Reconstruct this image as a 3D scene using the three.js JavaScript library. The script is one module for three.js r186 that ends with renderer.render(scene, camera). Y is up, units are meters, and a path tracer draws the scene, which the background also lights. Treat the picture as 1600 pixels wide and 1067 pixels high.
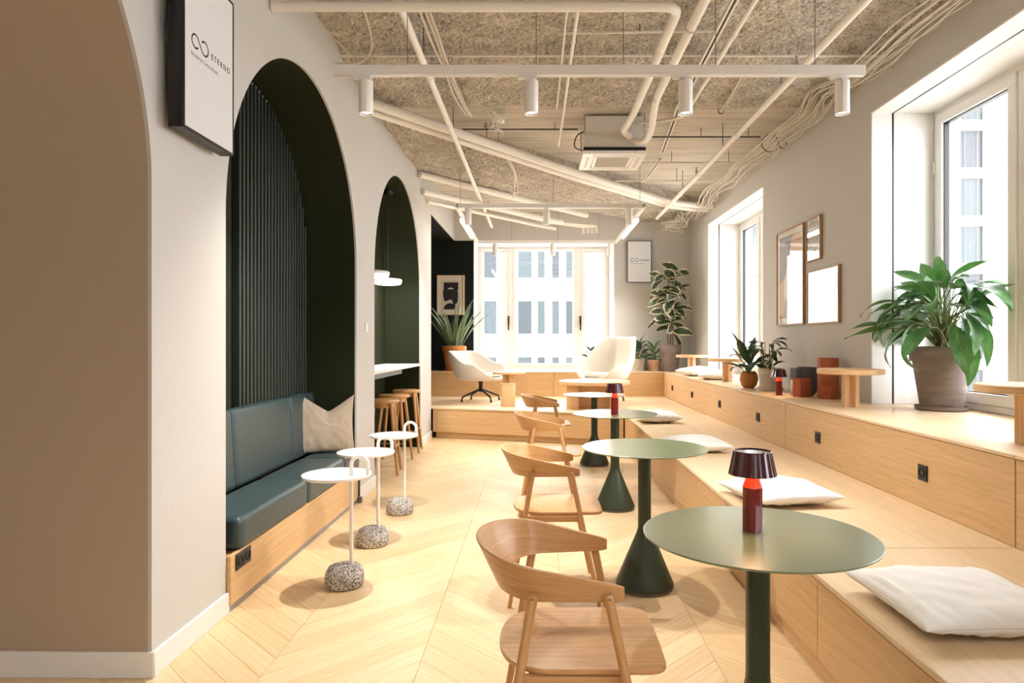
import * as THREE from 'three';
import { mergeGeometries, toCreasedNormals } from 'three/addons/utils/BufferGeometryUtils.js';
import { RectAreaLightUniformsLib } from 'three/addons/lights/RectAreaLightUniformsLib.js';

// ------------------------------------------------------------------ camera, sky, exposure
// Scene axes: x to the right, y up, the view runs along -z. Below "d" is the distance ahead of the camera (d = -z).
const scene = new THREE.Scene();
const camera = new THREE.PerspectiveCamera(53.87, 1676 / 1067, 0.05, 300);
camera.position.set(0, 1.3, 0);
camera.lookAt(0, 1.3, -10);
camera.setViewOffset(1676, 1067, 0, 0, 1600, 1067);     // vertical lines upright, lens shifted sideways
const renderer = new THREE.WebGLRenderer({ antialias: true });
renderer.toneMapping = THREE.LinearToneMapping;
renderer.toneMappingExposure = 0.93;
renderer.shadowMap.enabled = true;
RectAreaLightUniformsLib.init();
scene.background = new THREE.Color().setRGB(11.5, 12.0, 12.8);   // bright overcast sky
const WARM = [1.0, 0.95, 0.875];
const SPOT = 8;                                                // intensity of a track spotlight

// ------------------------------------------------------------------ helpers
function rng(seed) { let a = seed >>> 0; return () => { a = (a + 0x6d2b79f5) | 0; let t = Math.imul(a ^ (a >>> 15), 1 | a); t = (t + Math.imul(t ^ (t >>> 7), 61 | t)) ^ t; return ((t ^ (t >>> 14)) >>> 0) / 4294967296; }; }
const V = (x, y, d) => new THREE.Vector3(x, y, -d);
const lerp = (a, b, t) => a + (b - a) * t, clamp = (x, a = 0, b = 1) => Math.min(b, Math.max(a, x));
const smooth = (a, b, x) => { const t = clamp((x - a) / (b - a)); return t * t * (3 - 2 * t); };
const used = {};
function numbered(name) { const n = used[name] = (used[name] ?? -1) + 1; return n ? `${name}_${String(n).padStart(3, '0')}` : name; }
function mesh(name, geo, mat, parent) { const m = new THREE.Mesh(geo, mat); m.name = name; m.castShadow = m.receiveShadow = true; parent.add(m); return m; }
function tag(o, label, category, group) { o.userData = { label, category }; if (group) o.userData.group = group; return o; }
function thing(name, label, category, pos = [0, 0, 0], turn = 0, group) {
  const o = new THREE.Group(); o.name = numbered(name); o.position.set(pos[0], pos[1], -pos[2]); o.rotation.y = turn; scene.add(o);
  return tag(o, label, category, group);
}
function struct(name, geo, mat, parent) {
  const m = mesh(parent ? name : numbered(name), geo, mat, parent ?? scene);
  if (!parent) m.userData.kind = 'structure';
  return m;
}
function structGroup(name) { const o = new THREE.Group(); o.name = numbered(name); o.userData.kind = 'structure'; scene.add(o); return o; }
function dup(src, label, pos, turn, group) {
  const r = src.clone(); r.name = numbered(src.name.replace(/_\d{3}$/, '')); r.position.set(pos[0], pos[1], -pos[2]); if (turn !== undefined) r.rotation.y = turn;
  r.userData = { ...src.userData, label }; if (group) r.userData.group = group; scene.add(r); return r;
}
// uv in metres from the dominant axis of each face; u runs along the grain
let uvShift = 1;
function boxUV(g, grain = 'x', shift = true) {
  if (g.index) g = g.toNonIndexed();
  const p = g.attributes.position, uv = new Float32Array(p.count * 2), a = new THREE.Vector3(), b = new THREE.Vector3(), c = new THREE.Vector3();
  const so = shift ? (uvShift = (uvShift * 16807) % 2147483647) / 2147483647 : 0, su = so * 7.3, sv = so * 3.1;
  for (let i = 0; i < p.count; i += 3) {
    a.fromBufferAttribute(p, i); b.fromBufferAttribute(p, i + 1); c.fromBufferAttribute(p, i + 2);
    const n = b.clone().sub(a).cross(c.clone().sub(a)), ax = Math.abs(n.x), ay = Math.abs(n.y), az = Math.abs(n.z);
    const axis = ax >= ay && ax >= az ? 'x' : ay >= az ? 'y' : 'z', rest = ['x', 'y', 'z'].filter((k) => k !== axis);
    const u = rest.includes(grain) ? grain : rest[0], v = rest.find((k) => k !== u);
    [a, b, c].forEach((q, k) => { uv[(i + k) * 2] = q[u] + su; uv[(i + k) * 2 + 1] = q[v] + sv; });
  }
  g.setAttribute('uv', new THREE.BufferAttribute(uv, 2));
  return g;
}
// box with chamfered edges
function cbox(x0, x1, y0, y1, d0, d1, b = 0.002, grain = 'x') {
  const lo = [x0, y0, -d1], hi = [x1, y1, -d0], pos = [];
  b = Math.min(b, (x1 - x0) / 2.5, (y1 - y0) / 2.5, (d1 - d0) / 2.5);
  const ctr = lo.map((l, i) => (l + hi[i]) / 2);
  const pt = (s, ax) => [0, 1, 2].map((i) => (s[i] < 0 ? lo[i] : hi[i]) - (i === ax ? 0 : s[i] * b));
  const tri = (p, q, r) => {
    const n = new THREE.Vector3(q[0] - p[0], q[1] - p[1], q[2] - p[2]).cross(new THREE.Vector3(r[0] - p[0], r[1] - p[1], r[2] - p[2]));
    const out = [0, 1, 2].map((i) => (p[i] + q[i] + r[i]) / 3 - ctr[i]);
    if (n.x * out[0] + n.y * out[1] + n.z * out[2] < 0) pos.push(...p, ...r, ...q); else pos.push(...p, ...q, ...r);
  };
  const quad = (p, q, r, s) => { tri(p, q, r); tri(p, r, s); };
  for (let ax = 0; ax < 3; ax++) for (const s of [-1, 1]) {
    const [j, k] = [0, 1, 2].filter((i) => i !== ax), S = (a, c) => { const o = [0, 0, 0]; o[ax] = s; o[j] = a; o[k] = c; return o; };
    quad(pt(S(-1, -1), ax), pt(S(1, -1), ax), pt(S(1, 1), ax), pt(S(-1, 1), ax));
  }
  for (let ax = 0; ax < 3; ax++) {
    const [j, k] = [0, 1, 2].filter((i) => i !== ax);
    for (const sj of [-1, 1]) for (const sk of [-1, 1]) {
      const A = [0, 0, 0], B = [0, 0, 0]; A[ax] = -1; B[ax] = 1; A[j] = B[j] = sj; A[k] = B[k] = sk;
      quad(pt(A, j), pt(B, j), pt(B, k), pt(A, k));
    }
  }
  for (const sx of [-1, 1]) for (const sy of [-1, 1]) for (const sz of [-1, 1]) tri(pt([sx, sy, sz], 0), pt([sx, sy, sz], 1), pt([sx, sy, sz], 2));
  const g = new THREE.BufferGeometry(); g.setAttribute('position', new THREE.Float32BufferAttribute(pos, 3));
  const out = boxUV(g, grain); out.computeVertexNormals(); return out;
}
const merge = (list) => mergeGeometries(list.map((g) => { const h = g.index ? g.toNonIndexed() : g; for (const k of Object.keys(h.attributes)) if (!['position', 'normal', 'uv'].includes(k)) h.deleteAttribute(k); return h; }));
function lathe(pts, seg = 32, crease = 0.6, uvScale = 1) {
  let g = new THREE.LatheGeometry(pts.map(([r, y]) => new THREE.Vector2(Math.max(r, 1e-5), y)), seg);
  const rmax = Math.max(...pts.map((p) => p[0])), uv = g.attributes.uv, p = g.attributes.position;
  for (let i = 0; i < uv.count; i++) uv.setXY(i, uv.getX(i) * 2 * Math.PI * rmax * uvScale, (p.getY(i) + Math.hypot(p.getX(i), p.getZ(i))) * uvScale);
  return toCreasedNormals(g, crease);
}
function cyl(r0, r1, y0, y1, seg = 20, bev = 0.001) { const b = Math.min(bev, r0 / 3, r1 / 3); return lathe([[0, y0], [r0 - b, y0], [r0, y0 + b], [r1, y1 - b], [r1 - b, y1], [0, y1]], seg); }
// tube swept along points; r is a number or a function of 0..1; closed ends
function sweep(pts, r, seg = 10, closed = false, flat = [1, 1]) {
  const n = pts.length, rad = typeof r === 'function' ? r : () => r, T = [], pos = [], uv = [], idx = [];
  for (let i = 0; i < n; i++) { const a = pts[closed ? (i - 1 + n) % n : Math.max(0, i - 1)], b = pts[closed ? (i + 1) % n : Math.min(n - 1, i + 1)]; T.push(b.clone().sub(a).normalize()); }
  let N = new THREE.Vector3(0, 1, 0); if (Math.abs(T[0].y) > 0.9) N.set(1, 0, 0);
  N.sub(T[0].clone().multiplyScalar(N.dot(T[0]))).normalize();
  let len = 0;
  for (let i = 0; i < n; i++) {
    N.sub(T[i].clone().multiplyScalar(N.dot(T[i]))).normalize();
    const B = T[i].clone().cross(N), R = rad(i / (n - 1)); if (i) len += pts[i].distanceTo(pts[i - 1]);
    for (let k = 0; k <= seg; k++) { const a = k / seg * 2 * Math.PI, v = pts[i].clone().addScaledVector(N, Math.cos(a) * R * flat[0]).addScaledVector(B, Math.sin(a) * R * flat[1]); pos.push(v.x, v.y, v.z); uv.push(len, k / seg * 2 * Math.PI * R); }
  }
  const w = seg + 1;
  for (let i = 0; i < n - 1; i++) for (let k = 0; k < seg; k++) { const a = i * w + k; idx.push(a, a + 1, a + w, a + 1, a + w + 1, a + w); }
  if (closed) for (let k = 0; k < seg; k++) { const a = (n - 1) * w + k; idx.push(a, a + 1, k, a + 1, k + 1, k); }
  else for (const [i, s] of [[0, 1], [n - 1, -1]]) { const c = pos.length / 3; pos.push(pts[i].x, pts[i].y, pts[i].z); uv.push(0, 0); for (let k = 0; k < seg; k++) s > 0 ? idx.push(c, i * w + k + 1, i * w + k) : idx.push(c, i * w + k, i * w + k + 1); }
  const g = new THREE.BufferGeometry(); g.setAttribute('position', new THREE.Float32BufferAttribute(pos, 3)); g.setAttribute('uv', new THREE.Float32BufferAttribute(uv, 2)); g.setIndex(idx);
  return toCreasedNormals(g, 0.9);
}
// polyline with rounded corners
function bent(pts, R = 0.08, n = 6) {
  const out = [pts[0].clone()];
  for (let i = 1; i < pts.length - 1; i++) {
    const p = pts[i], a = pts[i - 1].clone().sub(p), b = pts[i + 1].clone().sub(p), r = Math.min(R, a.length() * 0.45, b.length() * 0.45);
    const A = p.clone().addScaledVector(a.normalize(), r), B = p.clone().addScaledVector(b.normalize(), r);
    for (let k = 0; k <= n; k++) { const t = k / n; out.push(A.clone().multiplyScalar((1 - t) ** 2).addScaledVector(p, 2 * t * (1 - t)).addScaledVector(B, t * t)); }
  }
  out.push(pts[pts.length - 1].clone()); return out;
}
const curve = (pts, n) => new THREE.CatmullRomCurve3(pts, false, 'centripetal').getPoints(n);
// surface over u, v in 0..1
function grid(nu, nv, fn, uvFn, flip = false) {
  const pos = [], uv = [], idx = [];
  for (let j = 0; j <= nv; j++) for (let i = 0; i <= nu; i++) { const p = fn(i / nu, j / nv); pos.push(p.x, p.y, p.z); const q = uvFn ? uvFn(i / nu, j / nv) : [i / nu, j / nv]; uv.push(q[0], q[1]); }
  const w = nu + 1;
  for (let j = 0; j < nv; j++) for (let i = 0; i < nu; i++) { const a = j * w + i; flip ? idx.push(a, a + w, a + 1, a + 1, a + w, a + w + 1) : idx.push(a, a + 1, a + w, a + 1, a + w + 1, a + w); }
  const g = new THREE.BufferGeometry(); g.setAttribute('position', new THREE.Float32BufferAttribute(pos, 3)); g.setAttribute('uv', new THREE.Float32BufferAttribute(uv, 2)); g.setIndex(idx); g.computeVertexNormals(); return g;
}
// flat shape in plan (x, d) raised from y0 to y1
function plate(outline, y0, y1, b = 0.002, grain = 'x', seg = 8) {
  const s = outline instanceof THREE.Shape ? outline : new THREE.Shape(outline.map(([x, d]) => new THREE.Vector2(x, d)));
  const g = new THREE.ExtrudeGeometry(s, { depth: y1 - y0 - 2 * b, bevelEnabled: b > 0, bevelThickness: b, bevelSize: b, bevelOffset: -b, bevelSegments: 2, curveSegments: seg });
  g.rotateX(-Math.PI / 2); g.translate(0, y0 + b, 0);          // shape (x, d) -> (x, y, -d)
  return toCreasedNormals(boxUV(g, grain), 0.5);
}
const circle = (r, cx = 0, cy = 0) => { const s = new THREE.Shape(); s.absarc(cx, cy, r, 0, Math.PI * 2); return s; };

// ------------------------------------------------------------------ procedural textures
function hash(x, y, s) { let h = (x * 374761393 + y * 668265263 + s * 1274126177) | 0; h = Math.imul(h ^ (h >>> 13), 1274126177); return ((h ^ (h >>> 16)) >>> 0) / 4294967296; }
function pn(x, y, px, py, s = 0) {                               // periodic value noise
  const xi = Math.floor(x), yi = Math.floor(y), fx = x - xi, fy = y - yi, u = fx * fx * (3 - 2 * fx), v = fy * fy * (3 - 2 * fy), m = (a, p) => ((a % p) + p) % p;
  const a = hash(m(xi, px), m(yi, py), s), b = hash(m(xi + 1, px), m(yi, py), s), c = hash(m(xi, px), m(yi + 1, py), s), d = hash(m(xi + 1, px), m(yi + 1, py), s);
  return lerp(lerp(a, b, u), lerp(c, d, u), v);
}
const fb = (u, v, fx, fy, s, o = 4) => { let t = 0, a = 0.5, n = 0; for (let i = 0; i < o; i++) { t += a * pn(u * fx, v * fy, fx, fy, s + i); n += a; a *= 0.5; fx *= 2; fy *= 2; } return t / n; };
function tex(w, h, fn, srgb = true, repeat) {
  const data = new Uint8Array(w * h * 4);
  for (let y = 0; y < h; y++) for (let x = 0; x < w; x++) { const c = fn((x + 0.5) / w, (y + 0.5) / h), o = (y * w + x) * 4; data[o] = clamp(c[0], 0, 255); data[o + 1] = clamp(c[1], 0, 255); data[o + 2] = clamp(c[2], 0, 255); data[o + 3] = 255; }
  const t = new THREE.DataTexture(data, w, h, THREE.RGBAFormat); t.wrapS = t.wrapT = THREE.RepeatWrapping; t.magFilter = THREE.LinearFilter; t.minFilter = THREE.LinearMipmapLinearFilter; t.generateMipmaps = true;
  if (srgb) t.colorSpace = THREE.SRGBColorSpace; if (repeat) t.repeat.set(1 / repeat[0], 1 / repeat[1]); t.needsUpdate = true; return t;
}
const std = (o) => new THREE.MeshStandardMaterial(o), phys = (o) => new THREE.MeshPhysicalMaterial(o);
const hex = (c) => new THREE.Color(c);
function woodTex(base, seed, contrast = 1, size = [1.5, 0.4]) {
  return tex(1024, 384, (u, v) => {
    const warp = fb(u, v, 3, 4, seed, 3) - 0.5, ring = Math.sin(2 * Math.PI * (v * 9 + warp * 3.2)), fine = pn(u * 26, v * 190, 26, 190, seed + 9) - 0.5, str = fb(u, v, 3, 40, seed + 4, 3) - 0.5, pore = pn(u * 60, v * 300, 60, 300, seed + 20);
    const k = 1 + contrast * (0.035 * ring * Math.abs(ring) + 0.10 * fine + 0.20 * str - (pore > 0.86 ? 0.05 : 0));
    return [base[0] * k, base[1] * (k - 0.01 * ring * contrast), base[2] * (k * k)];
  }, true, size);
}
const wood = (base, seed, rough, contrast, size) => std({ map: woodTex(base, seed, contrast, size), roughness: rough });
const oakBench = wood([228, 200, 162], 11, 0.4, 0.4), oakPanel = wood([214, 176, 128], 12, 0.5, 0.5), oakChair = wood([200, 152, 100], 13, 0.36, 0.65, [0.9, 0.3]), oakTop = wood([219, 180, 134], 14, 0.5, 0.7, [0.9, 0.3]), oakFrame = wood([176, 142, 104], 15, 0.5, 0.8, [0.9, 0.3]);
const plankMats = [[225, 195, 152], [221, 190, 146], [228, 199, 158], [218, 186, 142], [224, 193, 149]].map((c, i) => wood(c, 40 + i * 3, 0.42, 0.5, [1.1, 0.3]));
const floorBase = std({ color: hex('#8c6a45'), roughness: 0.7 });
const paintBump = tex(256, 256, (u, v) => { const n = 255 * fb(u, v, 24, 24, 5, 4); return [n, n, n]; }, false, [0.5, 0.5]);
const paint = (c, rough = 0.85) => std({ color: hex(c), roughness: rough, bumpMap: paintBump, bumpScale: 0.0006 });
const wallPaint = paint('#cbc8c2'), nicheBeige = paint('#b6a48e'), dark = (c) => phys({ color: hex(c), roughness: 0.8, specularIntensity: 0.25, bumpMap: paintBump, bumpScale: 0.0006 }), greenPaint = dark('#282c1c'), greenDeep = dark('#1b1f1c'), whitePaint = std({ color: hex('#eceae6'), roughness: 0.55 }), whiteMetal = std({ color: hex('#efece7'), roughness: 0.35 }), cable = std({ color: hex('#d8cfc2'), roughness: 0.6 });
const pipePaint = paint('#ebe5da', 0.5), black = std({ color: hex('#121214'), roughness: 0.4 }), blackMatt = std({ color: hex('#191718'), roughness: 0.7 }), steel = std({ color: hex('#b9b6b0'), metalness: 0.9, roughness: 0.35 }), steelDark = std({ color: hex('#6d6a66'), metalness: 0.7, roughness: 0.45 });
const sprayTex = tex(512, 512, (u, v) => {
  const a = fb(u, v, 52, 52, 61, 3), b = pn(u * 120, v * 120, 120, 120, 66), l = fb(u, v, 5, 5, 63, 3), k = 0.9 + 0.34 * (a - 0.5) + 0.2 * (l - 0.5) - (b > 0.78 && a < 0.5 ? 0.2 : 0);
  return [216 * k, 207 * k, 193 * k];
}, true, [0.9, 0.9]);
const sprayBump = tex(512, 512, (u, v) => { const n = 255 * (0.6 * fb(u, v, 52, 52, 61, 3) + 0.4 * pn(u * 120, v * 120, 120, 120, 66)); return [n, n, n]; }, false, [0.9, 0.9]);
const spray = std({ map: sprayTex, bumpMap: sprayBump, bumpScale: 0.016, roughness: 0.95 });
const boardTex = tex(512, 512, (u, v) => { const n = fb(u, v, 4, 50, 71, 4), p = pn(u * 30, v * 80, 30, 80, 73), j = Math.abs(((v * 8) % 1) - 0.5) > 0.47 ? 0.05 : 0, k = 0.9 + 0.26 * (n - 0.5) - (p > 0.9 ? 0.08 : 0) - 0.6 * j; return [221 * k, 211 * k, 196 * k]; }, true, [1.6, 1.6]);
const boardConcrete = std({ map: boardTex, bumpMap: boardTex, bumpScale: 0.006, roughness: 0.9 });
const graniteTex = tex(384, 384, (u, v) => { const a = fb(u, v, 62, 62, 81, 2), b = pn(u * 90, v * 90, 90, 90, 84), c = fb(u, v, 80, 80, 87, 2); const k = a > 0.61 ? 62 : c > 0.62 ? 130 : b > 0.75 ? 238 : 208; return [k, k * 0.97, k * 0.94]; }, true, [0.3, 0.3]);
const granite = std({ map: graniteTex, roughness: 0.55 });
const fabricBump = tex(256, 256, (u, v) => { const n = 127 + 60 * Math.sin(u * 2 * Math.PI * 64) + 60 * Math.sin(v * 2 * Math.PI * 64); return [n, n, n]; }, false, [0.14, 0.14]);
const linen = phys({ color: hex('#f1eee9'), roughness: 0.95, bumpMap: fabricBump, bumpScale: 0.0004, sheen: 0.3, sheenColor: hex('#ffffff'), sheenRoughness: 0.6 }), linenBeige = phys({ color: hex('#b5a491'), roughness: 0.9, bumpMap: fabricBump, bumpScale: 0.0004, sheen: 0.4, sheenColor: hex('#ffffff'), sheenRoughness: 0.5 });
const wool = phys({ color: hex('#ebe4d8'), roughness: 1, bumpMap: fabricBump, bumpScale: 0.0008, sheen: 0.4, sheenColor: hex('#ffffff'), sheenRoughness: 0.7 });
const leatherBump = tex(256, 256, (u, v) => { const n = 255 * fb(u, v, 60, 60, 91, 2); return [n, n, n]; }, false, [0.25, 0.25]);
const leather = std({ color: hex('#394a4c'), roughness: 0.38, bumpMap: leatherBump, bumpScale: 0.0005 });
const tableGreen = phys({ color: hex('#6f7b56'), roughness: 0.32, clearcoat: 1, clearcoatRoughness: 0.22 }), tableBase = std({ color: hex('#2d3a28'), roughness: 0.4 });
const glass = phys({ color: hex('#ffffff'), transmission: 1, roughness: 0, thickness: 0, ior: 1.5 });
const clayTex = (c, s) => tex(256, 256, (u, v) => { const n = fb(u, v, 4, 12, s, 4), k = 0.92 + 0.2 * (n - 0.5); return [c[0] * k, c[1] * k, c[2] * k]; }, true, [0.5, 0.3]);
const terracotta = std({ map: clayTex([212, 140, 72], 101), roughness: 0.8 }), terraPink = std({ map: clayTex([214, 168, 140], 102), roughness: 0.85 }), greyClay = std({ map: clayTex([140, 124, 116], 103), roughness: 0.9 }), creamClay = std({ map: clayTex([214, 200, 182], 104), roughness: 0.85 }), brick = std({ map: clayTex([186, 100, 64], 105), roughness: 0.75 }), slate = std({ map: clayTex([112, 115, 124], 106), roughness: 0.7 });
const soil = std({ color: hex('#3a2a1e'), roughness: 1 });
function leafMat(a, b, s, rim) {
  const t = tex(128, 256, (u, v) => {
    const x = Math.abs(u - 0.5) * 2, vein = Math.abs(((v * 11 + x * 1.6) % 1) - 0.5), m = smooth(0.06, 0.0, x) * 0.5 + 0.14 * smooth(0.1, 0.0, vein), n = fb(u, v, 6, 8, s, 3);
    let k = clamp(m + (n - 0.5) * 0.5), c = [lerp(a[0], b[0], k), lerp(a[1], b[1], k), lerp(a[2], b[2], k)];
    if (rim) { const e = smooth(0.60, 0.74, x + (n - 0.5) * 0.35 + smooth(0.88, 1, v) * 0.5 + smooth(0.1, 0, v) * 0.5); c = c.map((q, i) => lerp(q, rim[i], e)); }
    return c;
  });
  return phys({ map: t, roughness: 0.85, transmission: 0.28, thickness: 0, clearcoat: 0.55, clearcoatRoughness: 0.3, side: THREE.DoubleSide });
}
const leafBright = leafMat([60, 110, 42], [160, 196, 120], 201), leafDark = leafMat([38, 64, 30], [92, 118, 62], 202), leafFicus = leafMat([58, 78, 48], [124, 138, 96], 203, [236, 230, 196]), leafBlade = leafMat([120, 140, 104], [190, 200, 164], 204), leafMottle = leafMat([48, 74, 52], [150, 166, 140], 205);
const stemMat = std({ color: hex('#6d7a42'), roughness: 0.7 }), barkMat = std({ color: hex('#7a6044'), roughness: 0.9 });
const glow = (c, k) => std({ color: hex('#ffffff'), emissive: new THREE.Color().setRGB(...c), emissiveIntensity: k, roughness: 0.6 });

// ------------------------------------------------------------------ the room
const XR = 2.63, DE = 11.46, YC = 3.5;                           // right wall, end wall, ceiling slab
const WT = 0.0114, wallX = (s) => -1.52 + WT * s;                // the left wall runs very slightly askew
const onWall = (o, x, y, s) => { o.position.set(wallX(s) + x, y, -s); o.rotation.y = -Math.atan(WT); return o; };
const SPRING = 1.91, RAD = 1.12, ARCH = [1.484, 4.33, 7.146];
{ // floor: a base slab and chevron planks laid on it
  const floor = struct('floor', cbox(-2.8, XR + 0.1, -0.2, -0.0115, -4, 12, 0.001), floorBase);
  const len = 0.6, pitch = 0.155, R = rng(7), variants = [];
  for (const lean of [1, -1]) for (let k = 0; k < 4; k++) {
    const g0 = 0.0007, gap = 0.0006, h = lean * len;
    const s = new THREE.Shape([new THREE.Vector2(g0, gap), new THREE.Vector2(len - g0, gap + (h)), new THREE.Vector2(len - g0, pitch - gap + h), new THREE.Vector2(g0, pitch - gap)]);
    const g = new THREE.ExtrudeGeometry(s, { depth: 0.0105, bevelEnabled: true, bevelThickness: 0.0007, bevelSize: 0.0007, bevelOffset: -0.0007, bevelSegments: 1, curveSegments: 1 });
    g.rotateX(-Math.PI / 2); g.translate(0, -0.0112, 0);
    const p = g.attributes.position, uv = g.attributes.uv, c = Math.SQRT1_2;
    for (let i = 0; i < p.count; i++) { const x = p.getX(i), d = -p.getZ(i); uv.setXY(i, (x + lean * d) * c + k * 0.37, (d - lean * x) * c + k * 0.13); }
    g.computeVertexNormals(); variants.push(g);
  }
  for (let col = 0; col < 5; col++) {
    const x0 = -1.67 + col * 0.6, rising = col % 2 === 1;
    for (let j = 0; j < 58; j++) {
      const lo = 1.5 + j * pitch - (rising ? len : 0), d0 = rising ? lo : lo;
      if (Math.min(d0, d0 + (rising ? len : -len)) > 9.2 - 0.28 * Math.max(0, x0 + 1.4)) continue;
      const m = mesh('plank', variants[(rising ? 0 : 4) + Math.floor(R() * 4)], plankMats[Math.floor(R() * 5)], floor);
      m.position.set(x0, 0, -d0);
    }
  }
  const rest = [];                                               // planks beside and behind the camera, one joined part
  for (let col = 0; col < 7; col++) for (let j = 0; j < 36; j++) {
    const odd = col % 2 === 1, d0 = 1.5 + (j - 36) * pitch - (odd ? len : 0);
    const g = variants[(odd ? 0 : 4) + Math.floor(R() * 4)].clone(); g.translate(-1.67 + (col) * 0.6, 0, -d0); rest.push(g);
  }
  const s = mesh('plank_field', merge(rest), plankMats[0], floor); s.userData.kind = 'stuff';
  // boards inside the niches
  for (let k = 0; k < 9; k++) mesh('plank', cbox(-2.62, -1.671, -0.0112, -0.0004, -0.2 + k * 1.05, -0.2 + (k + 1) * 1.05 - 0.002, 0.0008, 'z'), plankMats[k % 5], floor);
}
{ // left wall with three arched openings, then a low recess to the window end
  const s = new THREE.Shape(); s.moveTo(-4, 0); 
  for (const [i, c] of ARCH.entries()) { s.lineTo(c - RAD, 0); s.lineTo(c - RAD, SPRING); s.absarc(c, SPRING, RAD, Math.PI, 0, true); s.lineTo(c + RAD, 0); }
  s.lineTo(9.045, 0); s.lineTo(9.045, 3.02); s.lineTo(DE + 0.02, 3.02); s.lineTo(DE + 0.02, 3.72); s.lineTo(-4, 3.72); s.closePath();
  const g = new THREE.ExtrudeGeometry(s, { depth: 0.015, bevelEnabled: false, curveSegments: 64 });
  // shape (s, y), depth -> room axes: s -> -z, depth -> -x
  const m = new THREE.Matrix4().makeBasis(new THREE.Vector3(0, 0, -1), new THREE.Vector3(0, 1, 0), new THREE.Vector3(1, 0, 0));
  g.applyMatrix4(m); g.translate(-0.015, 0, 0);
  const w = struct('wall_left', toCreasedNormals(boxUV(g, 'z'), 0.3), wallPaint); onWall(w, 0, 0, 0); w.position.set(-1.52, 0, 0);
  const niche = (name, c, depth, mat, backMat) => {
    const o = new THREE.Shape(); const a = RAD + 0.11;
    o.moveTo(c - a, -0.011); o.lineTo(c - a, SPRING); o.absarc(c, SPRING, a, Math.PI, 0, true); o.lineTo(c + a, -0.011); o.lineTo(c + RAD, -0.011); o.lineTo(c + RAD, SPRING); o.absarc(c, SPRING, RAD, 0, Math.PI, false); o.lineTo(c - RAD, -0.011); o.closePath();
    const q = new THREE.ExtrudeGeometry(o, { depth, bevelEnabled: false, curveSegments: 64 }); q.applyMatrix4(m); q.translate(-0.0152 - depth, 0, 0);
    const n = struct(name, toCreasedNormals(boxUV(q, 'z'), 0.3), mat); n.position.set(-1.52, 0, 0); n.rotation.y = -Math.atan(WT);
    struct('back_panel', cbox(-0.0152 - depth - 0.06, -0.0152 - depth, -0.011, SPRING + RAD + 0.1, c - a, c + a, 0.001), backMat ?? mat, n);
    return n;
  };
  niche('wall_passage_niche', ARCH[0], 0.95, nicheBeige); niche('wall_bench_niche', ARCH[1], 0.42, greenPaint); niche('wall_bar_niche', ARCH[2], 0.42, greenPaint);
  // dark recess at the window end
  const r = structGroup('wall_recess');
  struct('side_panel', cbox(-2.8, -2.72, 0, 3.1, 8.4, DE + 0.1, 0.001), greenDeep, r); struct('return_panel', cbox(-2.72, -1.43, 0, 3.02, 8.9, 9.03, 0.001), greenDeep, r); struct('soffit_panel', cbox(-2.72, -1.428, 3.022, 3.1, 9.03, DE, 0.001), greenDeep, r);
  // baseboards
  const bb = (a, b) => { const q = struct('baseboard_left', cbox(0.0005, 0.014, 0, 0.1, a, b, 0.002, 'z'), whitePaint); q.position.set(-1.52, 0, 0); q.rotation.y = -Math.atan(WT); };
  bb(ARCH[0] + RAD - 0.012, ARCH[1] - RAD + 0.012); bb(ARCH[1] + RAD - 0.012, ARCH[2] - RAD + 0.012); bb(ARCH[2] + RAD - 0.012, 9.045); bb(-4, ARCH[0] - RAD);
  const q = struct('baseboard_passage', cbox(-0.96, 0.014, 0, 0.1, ARCH[0] + RAD - 0.0125, ARCH[0] + RAD - 0.0005, 0.002, 'x'), whitePaint); q.position.set(-1.52, 0, 0); q.rotation.y = -Math.atan(WT);
}
const WIN = [[-2.23, 0.27], [2.771, 5.277], [7.779, 10.285]], WTOP = 3.1;
{ // right wall: piers, lintel and a low sill wall
  const parts = [cbox(XR, 3.3, WTOP, 3.74, -4.1, 12.3, 0.001), cbox(XR, 3.3, -0.2, 0.77, -4.1, 12.3, 0.001)];
  let a = -4.1; for (const [l, h] of [...WIN, [12.3, 13]]) { parts.push(cbox(XR, 3.3, 0.77, WTOP, a, l, 0.001)); a = h; }
  struct('wall_right', merge(parts), wallPaint);
  // end wall
  const eW = [-1.07, 1.332];
  struct('wall_end', merge([cbox(-1.405, XR, 3.02, 3.74, DE, 12.3, 0.001), cbox(eW[1], XR, -0.2, 3.02, DE, 12.3, 0.001), cbox(eW[0], eW[1], -0.2, 0.77, DE, 12.3, 0.001)]), wallPaint);
  struct('wall_end_dark', merge([cbox(-2.8, -1.406, -0.2, 3.1, DE, 12.3, 0.001), cbox(-1.406, eW[0], -0.2, 3.02, DE, 12.3, 0.001)]), greenDeep);
  struct('wall_back', cbox(-2.8, 3.3, -0.2, 3.74, -4.2, -4.0, 0.001), wallPaint);
  // ceiling slab
  struct('ceiling', cbox(-2.8, 3.3, YC, 3.74, -4, 12.3, 0.001), boardConcrete);
}
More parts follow.
